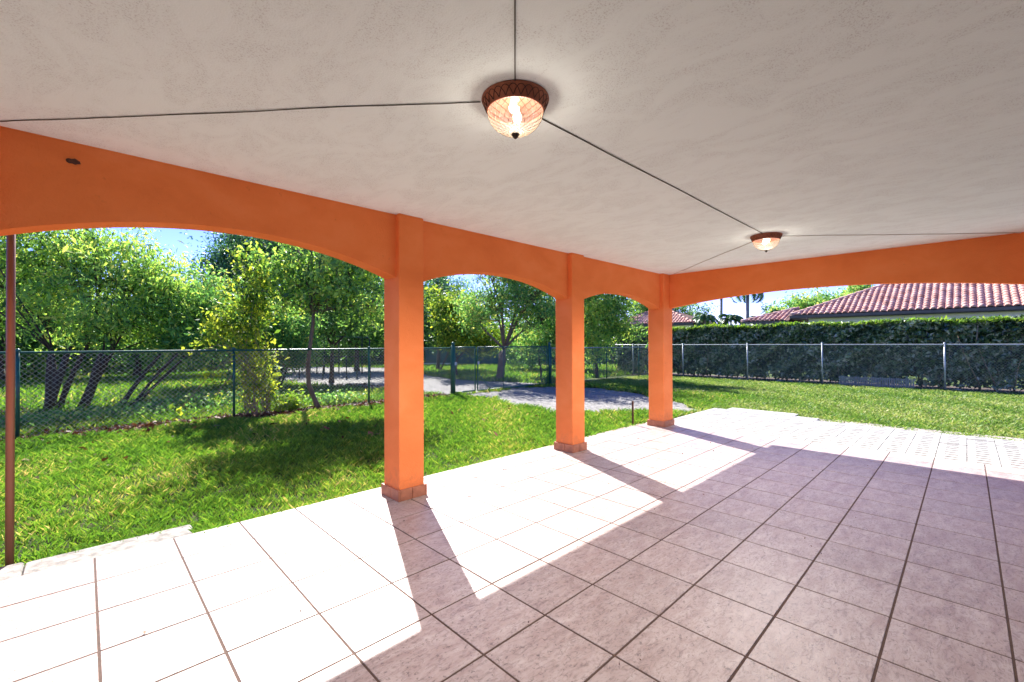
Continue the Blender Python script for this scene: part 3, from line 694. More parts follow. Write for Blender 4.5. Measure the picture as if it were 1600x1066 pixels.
tree('leaning_tree', 'green tree with slanting dark stems leaning right behind the fence', 'tree', (0.75, 15.0, GZ), (1.6, 15.3, 1.3),
     [(2.38, 16.2, 2.3, 1.05, 1.0, 0.95), (2.1, 15.8, 1.5, 0.9, 0.9, 0.5), (2.74, 16.6, 3.1, 0.6, 0.6, 0.55), (3.2, 16.3, 2.1, 0.8, 0.8, 0.7)],
     LM, BD, 0.06, 160, 85, 0.11, 0.24, 0.36, 0.6, 13, stems=3, stem_spread=0.35, tone=0.08)
tree('broadleaf_tree', 'tall blue green tree rising behind the others at the left', 'tree', (5.3, 21.6, GZ), (5.3, 21.5, 2.4),
     [(4.71, 21.9, 4.79, 1.3, 1.3, 1.2), (3.92, 22.5, 4.1, 0.95, 0.9, 0.95), (5.7, 21.0, 5.3, 1.4, 1.3, 1.1), (5.3, 21.3, 3.4, 1.4, 1.3, 1.0), (7.25, 20.8, 5.3, 1.5, 1.4, 1.1)],
     LB, BD, 0.16, 330, 95, 0.13, 0.28, 0.42, 0.4, 14, tone=0.05)
tree('young_tree', 'yellow green young tree by the second fence post', 'tree', (2.75, 11.75, GZ), (2.7, 11.8, 1.3),
     [(2.63, 11.93, 2.24, 0.60, 0.55, 0.62), (3.07, 11.79, 3.1, 0.40, 0.40, 0.5), (2.32, 11.96, 1.8, 0.42, 0.42, 0.33)],
     LY, MT['stem_pale'], 0.028, 60, 60, 0.095, 0.17, 0.5, 0.6, 15, stems=3, stem_spread=0.12)
tree('slender_tree', 'slender tree with a curved trunk and round yellow green crown standing at the fence', 'tree', (4.04, 11.02, GZ), (3.99, 11.07, 2.26),
     [(3.92, 11.25, 3.2, 0.85, 0.8, 0.6), (4.6, 10.5, 2.9, 0.75, 0.75, 0.62), (4.37, 10.8, 2.42, 0.65, 0.6, 0.36), (3.55, 11.5, 2.6, 0.52, 0.5, 0.42), (5.0, 10.06, 2.45, 0.45, 0.45, 0.6), (3.38, 11.8, 3.4, 0.5, 0.5, 0.55), (3.8, 11.4, 3.75, 0.45, 0.45, 0.35), (4.9, 10.3, 3.5, 0.7, 0.7, 0.4), (4.4, 10.7, 4.5, 1.0, 0.9, 0.6), (3.9, 11.3, 5.1, 0.9, 0.8, 0.5), (5.0, 11.0, 4.7, 0.8, 0.8, 0.5)],
     LL, BK, 0.062, 265, 54, 0.105, 0.20, 0.5, 0.4, 16, trunk_path=[(4.10, 10.98, GZ - 0.05), (4.03, 11.02, 0.12), (3.90, 11.08, 0.50), (3.87, 11.10, 0.95), (3.94, 11.09, 1.55), (3.99, 11.07, 2.0), (4.0, 11.07, 2.26)])
tree('round_shrub', 'mid green shrub behind the slender tree', 'shrub', (4.6, 16.2, GZ), (4.7, 16.2, 0.7),
     [(4.81, 16.23, 1.75, 1.15, 1.0, 0.85), (4.05, 16.27, 0.75, 0.8, 0.8, 0.6), (5.63, 16.82, 1.0, 0.6, 0.6, 0.4)],
     LM, BD, 0.05, 200, 95, 0.10, 0.22, 0.4, 0.4, 17, stems=3, stem_spread=0.2, tone=0.12)
tree('broadleaf_tree', 'dark green tree filling the gap between slender tree and first column', 'tree', (7.3, 18.2, GZ), (7.3, 18.1, 1.4),
     [(7.28, 18.02, 2.5, 1.6, 1.4, 0.75), (8.6, 18.6, 2.9, 1.3, 1.2, 0.9), (6.5, 18.6, 3.1, 1.3, 1.2, 0.9), (7.6, 18.6, 4.0, 1.5, 1.3, 0.8)],
     LD, BD, 0.10, 230, 95, 0.12, 0.28, 0.42, 0.4, 18, tone=0.08)
tree('background_tree', 'deep green tree beyond the gravel drive, behind the metal frame', 'tree', (11.6, 25.2, GZ), (11.6, 25.2, 1.6),
     [(11.6, 24.97, 2.4, 2.0, 1.6, 1.4), (10.92, 26.5, 3.8, 2.1, 1.8, 1.7), (13.17, 24.84, 4.0, 2.1, 1.8, 2.0), (9.0, 27.5, 2.6, 2.2, 1.8, 1.9)],
     LD, BD, 0.16, 220, 110, 0.17, 0.42, 0.42, 0.4, 19, tone=0.05)
tree('background_tree', 'grey green tree at the left side of the middle arch', 'tree', (15.3, 22.2, GZ), (15.4, 22.2, 1.6),
     [(15.12, 21.56, 2.94, 1.6, 1.4, 1.6), (15.42, 22.65, 4.7, 1.3, 1.2, 1.4), (16.6, 22.3, 3.3, 1.2, 1.2, 1.3)],
     LB, BD, 0.13, 220, 95, 0.14, 0.32, 0.42, 0.4, 20, tone=0.15)
tree('branching_tree', 'large tree with many ascending brown limbs seen through the middle arch behind the gate', 'tree', (13.13, 14.23, GZ), (13.2, 14.1, 1.2),
     [(12.77, 14.36, 3.4, 1.2, 1.1, 1.1), (13.82, 13.2, 3.4, 1.2, 1.1, 1.15), (13.51, 13.92, 4.2, 1.2, 1.2, 0.8), (12.17, 14.95, 2.7, 1.05, 1.0, 0.75), (14.22, 12.8, 2.5, 0.9, 0.9, 0.85), (14.8, 12.9, 4.1, 1.1, 1.1, 0.85), (13.2, 13.6, 5.6, 1.4, 1.4, 0.8), (14.8, 12.8, 5.6, 1.3, 1.3, 0.9), (12.2, 14.4, 5.2, 1.0, 1.0, 0.6)],
     LM, BK, 0.17, 400, 64, 0.12, 0.26, 0.42, 0.3, 21, stems=3, stem_spread=0.16, tone=0.2)
tree('leafy_shrub', 'bright yellow green shrub left of the branching tree in the middle arch', 'shrub', (13.0, 17.2, GZ), (12.9, 17.1, 0.8),
     [(12.76, 16.88, 2.05, 1.0, 1.0, 0.75), (13.42, 16.0, 1.5, 1.0, 0.9, 0.55), (13.02, 17.8, 3.1, 0.95, 0.9, 1.0)],
     LY, BD, 0.06, 180, 80, 0.12, 0.26, 0.5, 0.4, 22, tone=-0.08)
tree('leafy_shrub', 'green shrub behind the right gate post', 'shrub', (15.0, 13.6, GZ), (14.9, 13.6, 0.7),
     [(14.9, 13.7, 1.5, 1.0, 0.9, 0.65), (15.8, 13.2, 2.3, 0.9, 0.9, 0.9)],
     LM, BD, 0.05, 130, 85, 0.12, 0.25, 0.45, 0.4, 23, tone=0.15)
tree('broadleaf_tree', 'olive green tree seen through the third arch before the clipped hedge', 'tree', (17.2, 12.0, GZ), (17.2, 11.9, 0.8),
     [(17.1, 11.8, 2.6, 1.0, 0.9, 1.2), (17.6, 11.3, 3.2, 0.85, 0.85, 0.8), (16.69, 12.0, 1.35, 0.85, 0.8, 0.75), (17.85, 10.9, 2.1, 0.6, 0.6, 0.65), (16.6, 12.4, 3.4, 0.8, 0.8, 0.8), (16.6, 12.2, 4.7, 1.3, 1.3, 0.7), (17.6, 11.6, 5.4, 1.1, 1.1, 0.7)],
     LL, BD, 0.07, 300, 75, 0.125, 0.25, 0.45, 0.4, 24, stems=2, stem_spread=0.15, tone=0.06)
tree('background_shrub', 'dark shrub far back between the second and third columns', 'shrub', (20.2, 16.4, GZ), (20.2, 16.4, 0.5),
     [(19.7, 15.6, 1.2, 1.4, 1.3, 1.1), (20.6, 17.0, 1.9, 1.8, 1.6, 1.5), (18.8, 18.4, 1.3, 1.5, 1.4, 1.2)],
     LD, BD, 0.05, 140, 100, 0.15, 0.36, 0.45, 0.3, 25, tone=0.1)
tree('background_tree', 'shadowy green tree far behind the lime green tree at the left edge', 'tree', (-2.6, 29.0, GZ), (-2.6, 29.0, 1.8),
     [(-1.51, 29.32, 3.2, 3.0, 2.4, 2.0), (-4.6, 28.57, 3.6, 2.6, 2.2, 2.3), (-7.5, 27.5, 3.3, 2.6, 2.2, 2.3)],
     LD, BD, 0.2, 200, 120, 0.20, 0.55, 0.42, 0.3, 26, tone=0.1)
tree('background_tree', 'shadowy green tree far back behind the leaning stems', 'tree', (1.8, 28.2, GZ), (1.8, 28.2, 1.4),
     [(1.48, 27.9, 2.2, 2.4, 2.0, 1.5), (4.4, 27.6, 2.3, 2.0, 1.8, 1.6), (6.8, 27.2, 2.2, 1.8, 1.6, 1.5)],
     LM, BD, 0.16, 170, 120, 0.19, 0.5, 0.42, 0.3, 27, tone=0.0)
tree('little_tree', 'small bent bare stemmed tree on the grass left of the gate post', 'tree', (14.6, 21.1, GZ), (15.1, 20.8, 1.2),
     [(14.9, 20.9, 1.7, 0.7, 0.6, 0.4)], LD, BD, 0.06, 16, 50, 0.12, 0.22, 0.45, 0.3, 28)
tree('distant_tree', 'rounded green tree showing over the roof of the house behind the hedge', 'tree', (54.3, 11.4, GZ), (54.3, 11.4, 3),
     [(54.33, 11.39, 5.5, 2.1, 1.8, 1.0), (51.93, 13.5, 4.6, 1.9, 1.7, 0.6), (58.5, 9.6, 6.0, 1.8, 1.7, 0.8)], LM, BK, 0.2, 90, 100, 0.26, 0.4, 0.45, 0.3, 29, tone=0.25)
tree('distant_tree', 'small treetop peeking over the tiled roof just under the front beam', 'tree', (55.6, 7.3, GZ), (55.6, 7.3, 4),
     [(55.65, 7.33, 6.95, 1.1, 1.0, 0.55)], LM, BK, 0.15, 16, 100, 0.24, 0.3, 0.45, 0.3, 30, tone=0.2)
tree('distant_tree', 'far dark green tree behind the pale tiled roof by the corner column', 'tree', (47.0, 21.0, GZ), (47.0, 21.0, 3),
     [(46.9, 21.3, 5.0, 2.2, 1.8, 1.4), (44.6, 24.5, 5.2, 2.2, 1.8, 1.7), (40.0, 28.0, 5.0, 2.4, 2.0, 1.9)], LD, BK, 0.2, 80, 110, 0.26, 0.5, 0.45, 0.3, 31, tone=0.25)
for k_, (x, y, z, r_, lab) in enumerate([(24.0, 31.0, 3.0, 3.2, 'dense far tree right behind the teal windscreen'), (30.0, 25.5, 3.0, 3.4, 'dense far tree right of the windscreen, seen between the columns'), (18.5, 34.0, 3.4, 3.4, 'dense far tree behind the grey green tree of the middle arch'), (9.5, 37.0, 2.6, 3.2, 'dense far tree at the end of the gravel drive')]):
    tree('background_tree', lab, 'tree', (x, y, GZ), (x, y, 1.4), [(x, y, z, r_, r_ * .8, r_ * .7), (x + 2, y - 1.8, z - 1.0, r_ * .7, r_ * .7, r_ * .5)], LD if k_ % 2 else LM, BD, 0.2, 60, 120, 0.24, 0.62, 0.45, 0.3, 40 + k_, tone=0.0)

# scrambling plant at the fence post: pale bent stems and sparse yellow leaves
def scrambler():
    t = empty('climbing_plant', (2.75, 11.2, GZ)); tag(t, 'scraggly plant with pale bent stems and yellow leaves climbing the fence', 'plant')
    rg = random.Random(5); g = np.random.default_rng(5); mb = MB(); C = []; Rn = []
    for k in range(26):
        x0 = rg.uniform(-0.18, 0.35); h = rg.uniform(1.1, 2.5); lean = rg.uniform(-0.75, 0.45); p = [Vector((x0, rg.uniform(-.08, .08), 0))]
        for i in range(1, 8):
            u = i / 7; p.append(Vector((x0 + lean * u * u + rg.uniform(-.07, .07), rg.uniform(-.14, .12) + 0.25 * u, h * u * (1 - 0.15 * u * abs(lean)))))
        mb.tube(p, [0.011 * (1 - 0.1 * i) for i in range(8)], 5)
        for i in range(2, 8):
            m = rg.randint(3, 13); pts = g.normal(size=(m, 3)) * np.array([0.11, 0.09, 0.10]) + np.array(p[i]); C.append(pts); Rn.append(np.clip(g.beta(3, 2, m), 0, 1))
    for k in range(7):          # arching side shoots to the left over the rail
        a = Vector((rg.uniform(-.2, .2), 0, rg.uniform(.8, 1.5))); b_ = Vector((a.x - rg.uniform(.6, 1.5), rg.uniform(-.25, .2), rg.uniform(.25, 1.5)))
        p = bent(a, b_, rg, 0.1, 6, 0.25); mb.tube(p, 0.007, 4)
        m = rg.randint(5, 16); pts = g.normal(size=(m, 3)) * 0.10 + np.array(p[-1]); C.append(pts); Rn.append(np.clip(g.beta(4, 2, m), 0, 1))
    mb.build('stem', MT['stem_pale'], t); C = np.concatenate(C); C[:, 2] = np.maximum(C[:, 2], 0.05)
    obj('leaves', crown_mesh('leaves', C, np.concatenate(Rn), 0.10, 0.6, 0.3, 5), LY, t)
scrambler()
def low_plants(name, label, cx, cy, rx, ry, h, n, leaf, seed, size=0.08):
    t = empty(name, (cx, cy, GZ)); tag(t, label, 'plant'); g = np.random.default_rng(seed); mb = MB(); rg = random.Random(seed)
    for k in range(14):
        a = Vector((rg.uniform(-rx, rx) * .7, rg.uniform(-ry, ry) * .7, 0)); mb.tube([a, a + Vector((rg.uniform(-.1, .1), rg.uniform(-.1, .1), h * .8))], 0.006, 4)
    mb.build('stem', MT['stem_pale'], t)
    C = np.stack([g.normal(0, rx * .5, n), g.normal(0, ry * .5, n), np.abs(g.normal(0, h * .5, n)) + 0.02], 1)
    obj('leaves', crown_mesh('leaves', C, np.clip(g.beta(2, 2, n) + 0.1, 0, 1), size, 0.55, 0.0, seed, 1.5), leaf, t)
low_plants('low_plant', 'low leafy weeds at the foot of the fence between climbing plant and slender tree', 3.45, 11.2, 0.40, 0.25, 0.38, 900, MT['leaf_fresh'], 6)
low_plants('low_plant', 'green weeds growing inside the fence right of the slender tree', 4.9, 11.9, 0.7, 0.35, 0.22, 900, MT['leaf_mid'], 8)
low_plants('low_plant', 'dark ground plants under the lime green trees at the left', -0.2, 12.6, 1.9, 0.6, 0.2, 3200, MT['leaf_mid'], 9)
low_plants('low_plant', 'shaded ground plants behind the fence under the leaning tree', 2.3, 13.4, 1.6, 0.8, 0.32, 3000, MT['leaf_mid'], 10)

def scrub(name, label, P0, P1, dz, wd_, n, size, leaf, seed, kind=None, cat='hedge'):
    t = empty(name, (P0[0], P0[1], GZ)); g = np.random.default_rng(seed); rg = random.Random(seed)
    if kind: tag(t, kind=kind)
    else: tag(t, label, cat)
    u = g.random(n); Lh = math.hypot(P1[0]-P0[0], P1[1]-P0[1]); s = u * Lh
    top = dz * (0.80 + 0.16 * np.sin(s * 0.9 + seed) + 0.10 * np.sin(s * 2.3 + 2) + 0.06 * np.sin(s * 5.9))
    z = top * g.beta(1.3, 0.9, n) + 0.02; nx, ny = -(P1[1]-P0[1]) / Lh, (P1[0]-P0[0]) / Lh
    o = g.normal(0, wd_, n) * (1.05 - 0.6 * z / top) + 0.35 * wd_ * np.sin(s * 1.7 + z * 2)
    C = np.stack([(P1[0]-P0[0]) * u + nx * o, (P1[1]-P0[1]) * u + ny * o, z], 1)
    lump = 0.16 * np.sin(s * 1.3 + z * 1.9) + 0.12 * np.sin(s * 3.7 - z * 2.7)
    f_ = obj('foliage', crown_mesh('foliage', C, np.clip(g.beta(2, 2.4, n) + lump, 0, 1), size, 0.45, 0.2, seed), leaf, t)
    mb = MB(); k = 0.0
    while k < 1:
        k += rg.uniform(.6, 1.2) / Lh; b_ = Vector(((P1[0]-P0[0]) * k, (P1[1]-P0[1]) * k, 0))
        mb.tube(bent(b_, b_ + Vector((rg.uniform(-.4, .4), rg.uniform(-.4, .4), dz * rg.uniform(.5, .8))), rg, .1, 4), [.07, .06, .05, .035, .02], 5)
    mb.build('stem', BD, t)
    if kind:
        for c in t.children: c['kind'] = kind
    return t
scrub('overgrown_hedge', 'overgrown green hedge closing the neighbouring yard at the far left', (-11.0, 30.5), (8.5, 33.5), 2.9, 0.8, 60000, 0.20, LM, 101)
scrub('overgrown_hedge', 'dark overgrown hedge behind the teal windscreen', (14.5, 33.5), (30.5, 19.5), 3.1, 0.8, 52000, 0.20, LD, 102)
scrub('overgrown_hedge', 'overgrown hedge at the far end of the gravel drive', (6.0, 40.0), (17.0, 35.0), 3.4, 0.9, 36000, 0.24, LM, 103)
scrub('far_wood', '', (-30.0, 52.0), (34.0, 50.0), 5.6, 2.0, 60000, 0.42, LM, 104, kind='stuff')
# clipped hedge
def hedge():
    t = empty('clipped_hedge', (21.3, 4.0, GZ)); tag(t, 'long clipped dark green hedge behind the silver fence', 'hedge')
    g = np.random.default_rng(33); rg = random.Random(33); y0, y1 = -6.5, 13.2; x0, x1 = 20.62, 21.95; top = 2.28
    def wv(y, k): return 0.5 * np.sin(y * 1.9 + k) + 0.3 * np.sin(y * 4.3 + 2 * k) + 0.2 * np.sin(y * 9.1 + 3 * k)
    n = 78000; y = g.uniform(y0, y1, n); z = 0.04 + (top - 0.04) * g.beta(1.15, 1.0, n)
    x = x0 + np.abs(g.normal(0, 0.13, n)) + 0.10 * wv(y + z * 1.7, 1.0) + 0.07 * wv(z * 3 + y * 2.2, 4) + 0.10
    keep = g.random(n) < np.clip(0.30 + (z - 0.1) * 0.9 + 0.5 * wv(y * 1.3, 2) * (z < 0.9) + 0.45 * wv(y * 3.1 + z * 5, 7), 0.04, 1); keep |= (z < 0.75) & (g.random(n) < 0.45 + 0.4 * wv(y * 2.3, 5)); C1 = np.stack([x, y, z], 1)[keep]
    R1 = np.clip(g.beta(2, 2.6, len(C1)) + 0.2 * wv(C1[:, 1] * 2 + C1[:, 2] * 3, 3), 0, 1)
    n = 26000; y = g.uniform(y0, y1, n); x = g.uniform(x0, x1, n); z = top + 0.07 * wv(y, 5) + g.normal(0, 0.035, n) + 0.10 * (g.random(n) < 0.03) * g.random(n) - 0.03
    C2 = np.stack([x, y, z], 1); R2 = np.clip(g.beta(2, 2, n), 0, 1)
    n = 9000; y = g.uniform(y0, y1, n); C3 = np.stack([x1 - np.abs(g.normal(0, .12, n)), y, g.uniform(0.3, top, n)], 1)
    O = np.array([21.3, 4.0, GZ]); CA = np.concatenate([C1, C3]) - O; RA = np.clip((np.concatenate([R1, g.beta(2, 3, n)]) - 0.42) * 1.35 + 0.53, 0, 1)
    obj('foliage', crown_mesh('foliage', CA, RA, 0.145, 0.5, 0.0, 34, 0.2), MT['leaf_hedge'], t)
    obj('top_growth', crown_mesh('top_growth', C2 - O, R2, 0.085, 0.45, -0.8, 35, 0.2), MT['leaf_fresh'], t)
    n = 9000; C4 = np.stack([g.uniform(x0 + 0.25, x1 - 0.2, n), g.uniform(y0, y1, n), g.uniform(0.45, top - 0.15, n)], 1) - O
    obj('core_filler', crown_mesh('core_filler', C4, g.beta(2, 4, n), 0.20, 0.7, 0.0, 36, 0.2), LD, t)  # large dark leaves added inside to stop light passing through the hedge
    mb = MB()
    yy = y0
    while yy < y1:
        yy += rg.uniform(0.30, 0.5); b_ = Vector((21.2 + rg.uniform(-.15, .15), yy, 0.0)) - Vector((21.3, 4.0, 0))
        for s_ in range(3):
            e = b_ + Vector((rg.uniform(-.55, .3), rg.uniform(-.35, .35), rg.uniform(1.2, 2.3))); mb.tube(bent(b_, e, rg, .10, 4), [.03, .026, .022, .017, .01], 5)
        if rg.random() < 0.55: mb.tube(bent(b_ + Vector((-.45, 0, .2)), b_ + Vector((rg.uniform(-.72, -.5), rg.uniform(-.5, .5), rg.uniform(1.2, 2.1))), rg, .12, 5), [.016, .014, .012, .010, .008, .006], 5)
    mb.build('stem', MT['stem_pale'], t)
hedge()
for k_, (x, y, s) in enumerate([(20.35, 5.35, .10), (20.3, 4.6, .08), (20.4, 2.2, .07), (20.45, 6.9, .09), (20.5, 0.2, .08), (20.3, 7.9, .06), (20.5, 4.95, .05)]):
    mb = MB(); me = bpy.data.meshes.new('rock'); rg = random.Random(50 + k_)
    vs = []; 
    for i, (r_, z) in enumerate([(0.0, -0.3), (0.8, -0.2), (1.1, 0.15), (0.8, 0.55), (0.0, 0.75)]):
        for j in range(8): a = 2*math.pi*j/8; q = r_ * rg.uniform(.75, 1.2); vs.append((q*s*math.cos(a)*1.3, q*s*math.sin(a), z*s*rg.uniform(.85, 1.15)))
    fs = [(i*8+j, i*8+(j+1) % 8, (i+1)*8+(j+1) % 8, (i+1)*8+j) for i in range(4) for j in range(8)]
    o = mb.add(vs, fs).build('rock', MT['rock'], None, (x, y, GZ)); tag(o, ('largest pale rock, under the hedge just left of the middle fence posts', 'pale rock near the left end of the grey slatted panel', 'small pale rock behind the right half of the grey slatted panel', 'pale rock under the hedge beside the third silver post', 'pale rock under the hedge next to the rightmost silver post in view', 'leftmost pale rock under the hedge', 'tiny pale rock touching the largest rock')[k_], 'rock', 'pale rocks under the hedge')

# ------------------------------------------------------------------ grass
def grass(name, xr, yr, n, mat, excl, hmin, hmax, wd, seed, falloff=1.15, d0=5.0, kind='stuff', dry=None):
    g = np.random.default_rng(seed); x = g.uniform(*xr, n * 3); y = g.uniform(*yr, n * 3); d = np.hypot(x, y)
    f_ = x * math.cos(YAW) + y * math.sin(YAW); r_ = x * math.sin(YAW) - y * math.cos(YAW)
    keep = (g.random(n * 3) < np.clip((d0 / d) ** falloff, 0, 1)) & (f_ > 1) & (np.abs(r_) < f_ * 1.22 + 1.0)
    jx = x + 0.16 * np.sin(y * 3.1 + 1) + 0.09 * np.sin(y * 11 + x * 7) + g.normal(0, .05, n * 3); jy = y + 0.16 * np.sin(x * 2.7) + 0.09 * np.sin(x * 12 - y * 5) + g.normal(0, .05, n * 3)
    for P in excl: keep &= ~(in_poly(jx, jy, P) if len(P) > 8 else in_poly(x, y, P))
    # clumps: thin out with a cheap lattice of sines
    cl = np.sin(x * 7.3 + 1.3 * np.sin(y * 5.1)) * np.sin(y * 6.7 + 1.7 * np.sin(x * 4.3)) + 0.6 * np.sin(x * 19 + y * 13) * np.sin(y * 17 - x * 11)
    keep &= g.random(n * 3) < np.clip(0.72 + 0.35 * cl, 0.12, 1)
    x, y, d, cl = x[keep][:n], y[keep][:n], d[keep][:n], cl[keep][:n]; m = len(x)
    k = np.clip(d / 6.5, 0.85, 3.2) ** 0.75; h = g.uniform(hmin, hmax, m) * (1 + 0.25 * np.clip(cl, -1, 1)) * np.minimum(k, 1.5); wdt = wd * k * g.uniform(.7, 1.4, m)
    a = g.uniform(0, 2*np.pi, m); ln = g.uniform(0.2, 1.25, m) * h; b_ = g.uniform(0, 2*np.pi, m)
    V = np.empty((m, 4, 3)); z0 = GZ - 0.022
    cx, sx = np.cos(b_) * wdt / 2, np.sin(b_) * wdt / 2; tx, ty = np.cos(a) * ln, np.sin(a) * ln
    V[:, 0] = np.stack([x - cx, y - sx, np.full(m, z0)], 1); V[:, 1] = np.stack([x + cx, y + sx, np.full(m, z0)], 1)
    V[:, 2] = np.stack([x + tx*.45 + cx*.8, y + ty*.45 + sx*.8, z0 + h*.65], 1); V[:, 3] = np.stack([x + tx, y + ty, z0 + h], 1)
    patch = np.sin(x * 0.9 + 2) * np.sin(y * 1.1 + 0.7 * np.sin(x * .6)) * 0.5 + 0.5 * np.sin(x * 2.3 - y * 1.9)
    rn = np.clip(g.beta(1.8, 2.0, m) + 0.2 * patch, 0, 1)
    me = np_mesh(name, V.reshape(-1, 3), 4, np.arange(m * 4), False, rn)
    return tag(obj(name, me, mat), kind=kind)
PATIO = [(-20, -20), (8.0, -20), (8.0, FY1 + 0.0), (-20, FY1 + 0.0)]
KERB = [(-5.0, 4.2), (0.66, 4.2), (0.66, 4.60), (-5, 4.62)]
APRON = [(7.9, -20), (10.17, -20), (10.17, 1.9), (10.45, 2.0), (10.45, 4.12), (7.9, 4.2)]
SLABS = [(10.5, 2.5), (10.99, 2.5), (10.99, 3.87), (10.5, 3.87)]
LIT2 = [(x, y) for x, y in LITTER]
grass('lawn_grass', (-6, 14), (4.3, 11.2), 250000, MT['grass'], [PATIO, KERB, APRON, SLABS, GRAVEL_S, LIT2], 0.030, 0.082, 0.0078, 60, 1.0, 4.5)
grass('side_lawn_grass', (9.9, 20.2), (-3.5, 10.9), 190000, MT['grass_dry'], [PATIO, KERB, APRON, SLABS, GRAVEL_S], 0.028, 0.06, 0.011, 61, 0.6, 12.0)
grass('wild_grass', (-4, 32), (11.9, 40), 90000, MT['grass'], [DRIVE], 0.04, 0.13, 0.02, 62, 0.5, 20.0)
grass('shade_weeds', (-4, 8.0), (11.35, 14), 24000, MT['grass'], [DRIVE], 0.03, 0.10, 0.012, 63, 0.2, 12.0)

def scatter_flat(name, n, xy, size, mat, seed, z, lift=0.02, aspect=0.6, up=2.0):
    g = np.random.default_rng(seed); x, y = xy(g, n); m = len(x)
    C = np.stack([x, y, np.full(m, z) + np.abs(g.normal(0, lift, m))], 1)
    return tag(obj(name, crown_mesh(name, C, g.beta(1.6, 1.8, m), size, aspect, 0.0, seed, up), mat), kind='stuff')
def along(g, n):
    x = g.uniform(-6, 8.0, n); y = 10.86 + 0.12 * np.sin(x * 1.1) + g.normal(0, 0.24, n); return x, y
scatter_flat('leaf_litter', 3400, along, 0.075, MT['leaf_fallen'], 70, GZ, 0.02, 0.62)
def on_lawn(g, n):
    x = g.uniform(-2, 8, n); y = 5 + (10.8 - 5) * g.beta(2.4, 1.2, n); k = g.random(n) < 1; return x[k], y[k]
scatter_flat('fallen_leaves', 120, on_lawn, 0.095, MT['leaf_fallen'], 71, GZ + 0.035, 0.012, 0.6)
def under_trees(g, n):
    x = g.uniform(-4, 8, n); y = g.uniform(11, 17, n); return x, y
scatter_flat('leaf_litter', 5200, under_trees, 0.09, MT['leaf_fallen'], 72, GZ - 0.01, 0.015, 0.62)
# gravel stones
def gravel_stones(name, P, n, s0, seed):
    g = np.random.default_rng(seed); P_ = np.array(P); x = g.uniform(P_[:, 0].min(), P_[:, 0].max(), n); y = g.uniform(P_[:, 1].min(), P_[:, 1].max(), n)
    k = in_poly(x, y, P); x = x[k]; y = y[k]; m = len(x); s = s0 * g.uniform(.5, 1.6, m); a = g.uniform(0, 6.28, m)
    base = np.array([(1, 0, 0), (0, 1, 0), (-1, 0, 0), (0, -1, 0), (0, 0, .7)]); F = np.array([(0, 1, 4), (1, 2, 4), (2, 3, 4), (3, 0, 4)])
    ca, sa = np.cos(a), np.sin(a); V = np.empty((m, 5, 3))
    for i, (bx, by, bz) in enumerate(base):
        q = g.uniform(.7, 1.25, m); V[:, i, 0] = x + (bx*ca - by*sa) * s * q; V[:, i, 1] = y + (bx*sa + by*ca) * s * q; V[:, i, 2] = GZ - 0.018 + bz * s * q
    lo = (F[None] + (np.arange(m) * 5)[:, None, None]).ravel()
    tag(obj(name, np_mesh(name, V.reshape(-1, 3), 3, lo, False), MT['stone']), kind='stuff')
MT['stone'] = simple('gravel_stone', (0.34, 0.32, 0.30), (0.13, 0.12, 0.11), 7, 0.9)
gravel_stones('gravel_stones', GRAVEL_S, 26000, 0.017, 80)
gravel_stones('drive_stones', DRIVE, 30000, 0.03, 81)
grass('edge_grass', (-2, 8.0), (FY1 + 0.012, FY1 + 0.10), 5200, MT['grass'], [KERB], 0.05, 0.115, 0.0075, 64, 0.3, 9.0)
grass('edge_grass', (-2, 0.8), (4.63, 4.74), 2200, MT['grass'], [], 0.03, 0.06, 0.0075, 65, 0.3, 9.0)
def on_tiles(g, n):
    return g.uniform(0.2, 7, n), g.uniform(0.6, 4.2, n)
scatter_flat('leaf_crumbs', 70, on_tiles, 0.016, MT['leaf_fallen'], 74, 0.004, 0.002, 0.6)
# crumbs of dirt at the slab edge
def edge(g, n):
    x = g.uniform(0.6, 7.4, n); return x, FY1 + 0.02 + np.abs(g.normal(0, 0.03, n))
scatter_flat('edge_debris', 420, edge, 0.03, MT['leaf_fallen'], 73, GZ + 0.0, 0.02, 0.5)

# ------------------------------------------------------------------ background yard furniture
fr = empty('trellis_frame', (8.85, 24.0, GZ)); tag(fr, 'open green metal frame with a top bar standing beyond the gravel drive', 'frame')
u_ = Vector((2.0, -1.94, 0)); 
MB().tube([(0, 0, 2.03), tuple(u_ + Vector((0, 0, 1.93)))], 0.035, 6).build('top_bar', MT['green_steel'], fr)
MB().tube([(-.3, 1.3, 2.12), tuple(Vector((.9, .5, 2.08)))], 0.035, 6).build('top_bar', MT['green_steel'], fr)
for a in (0.0, 0.14, 0.42, 0.86, 1.0):
    MB().tube([tuple(u_ * a), tuple(u_ * a + Vector((0, 0, 2.03 - 0.1 * a)))], 0.032, 6).build('post', MT['dark_post'], fr)
MB().tube([tuple(u_ * .0 + Vector((0, 0, .95))), tuple(u_ + Vector((0, 0, .92)))], 0.022, 6).build('rail', MT['dark_post'], fr)
for k_ in range(7):
    a = Vector((7.1 + k_ * 0.40, 21.4 - k_ * 0.36 + (k_ % 2) * .15, GZ)); h = 0.95 + 0.12 * math.sin(k_ * 2.1)
    o = MB().tube([(0, 0, -.03), (0.02 * math.sin(k_), 0.0, h)], 0.028, 6).build('drive_stake', MT['dark_post'], None, a)
    tag(o, ('leftmost', 'second from left', 'third from left', 'middle', 'third from right', 'second from right', 'rightmost')[k_] + ' of the thin dark stakes along the gravel drive', 'stake', 'dark stakes along the gravel drive')
sc_ = empty('windscreen_fence', (18.3, 28.2, GZ)); tag(sc_, 'low fence covered with teal windscreen cloth across the far lawn', 'fence')
A = Vector((0, 0, 0)); Bv = Vector((9.6, -9.2, 0))
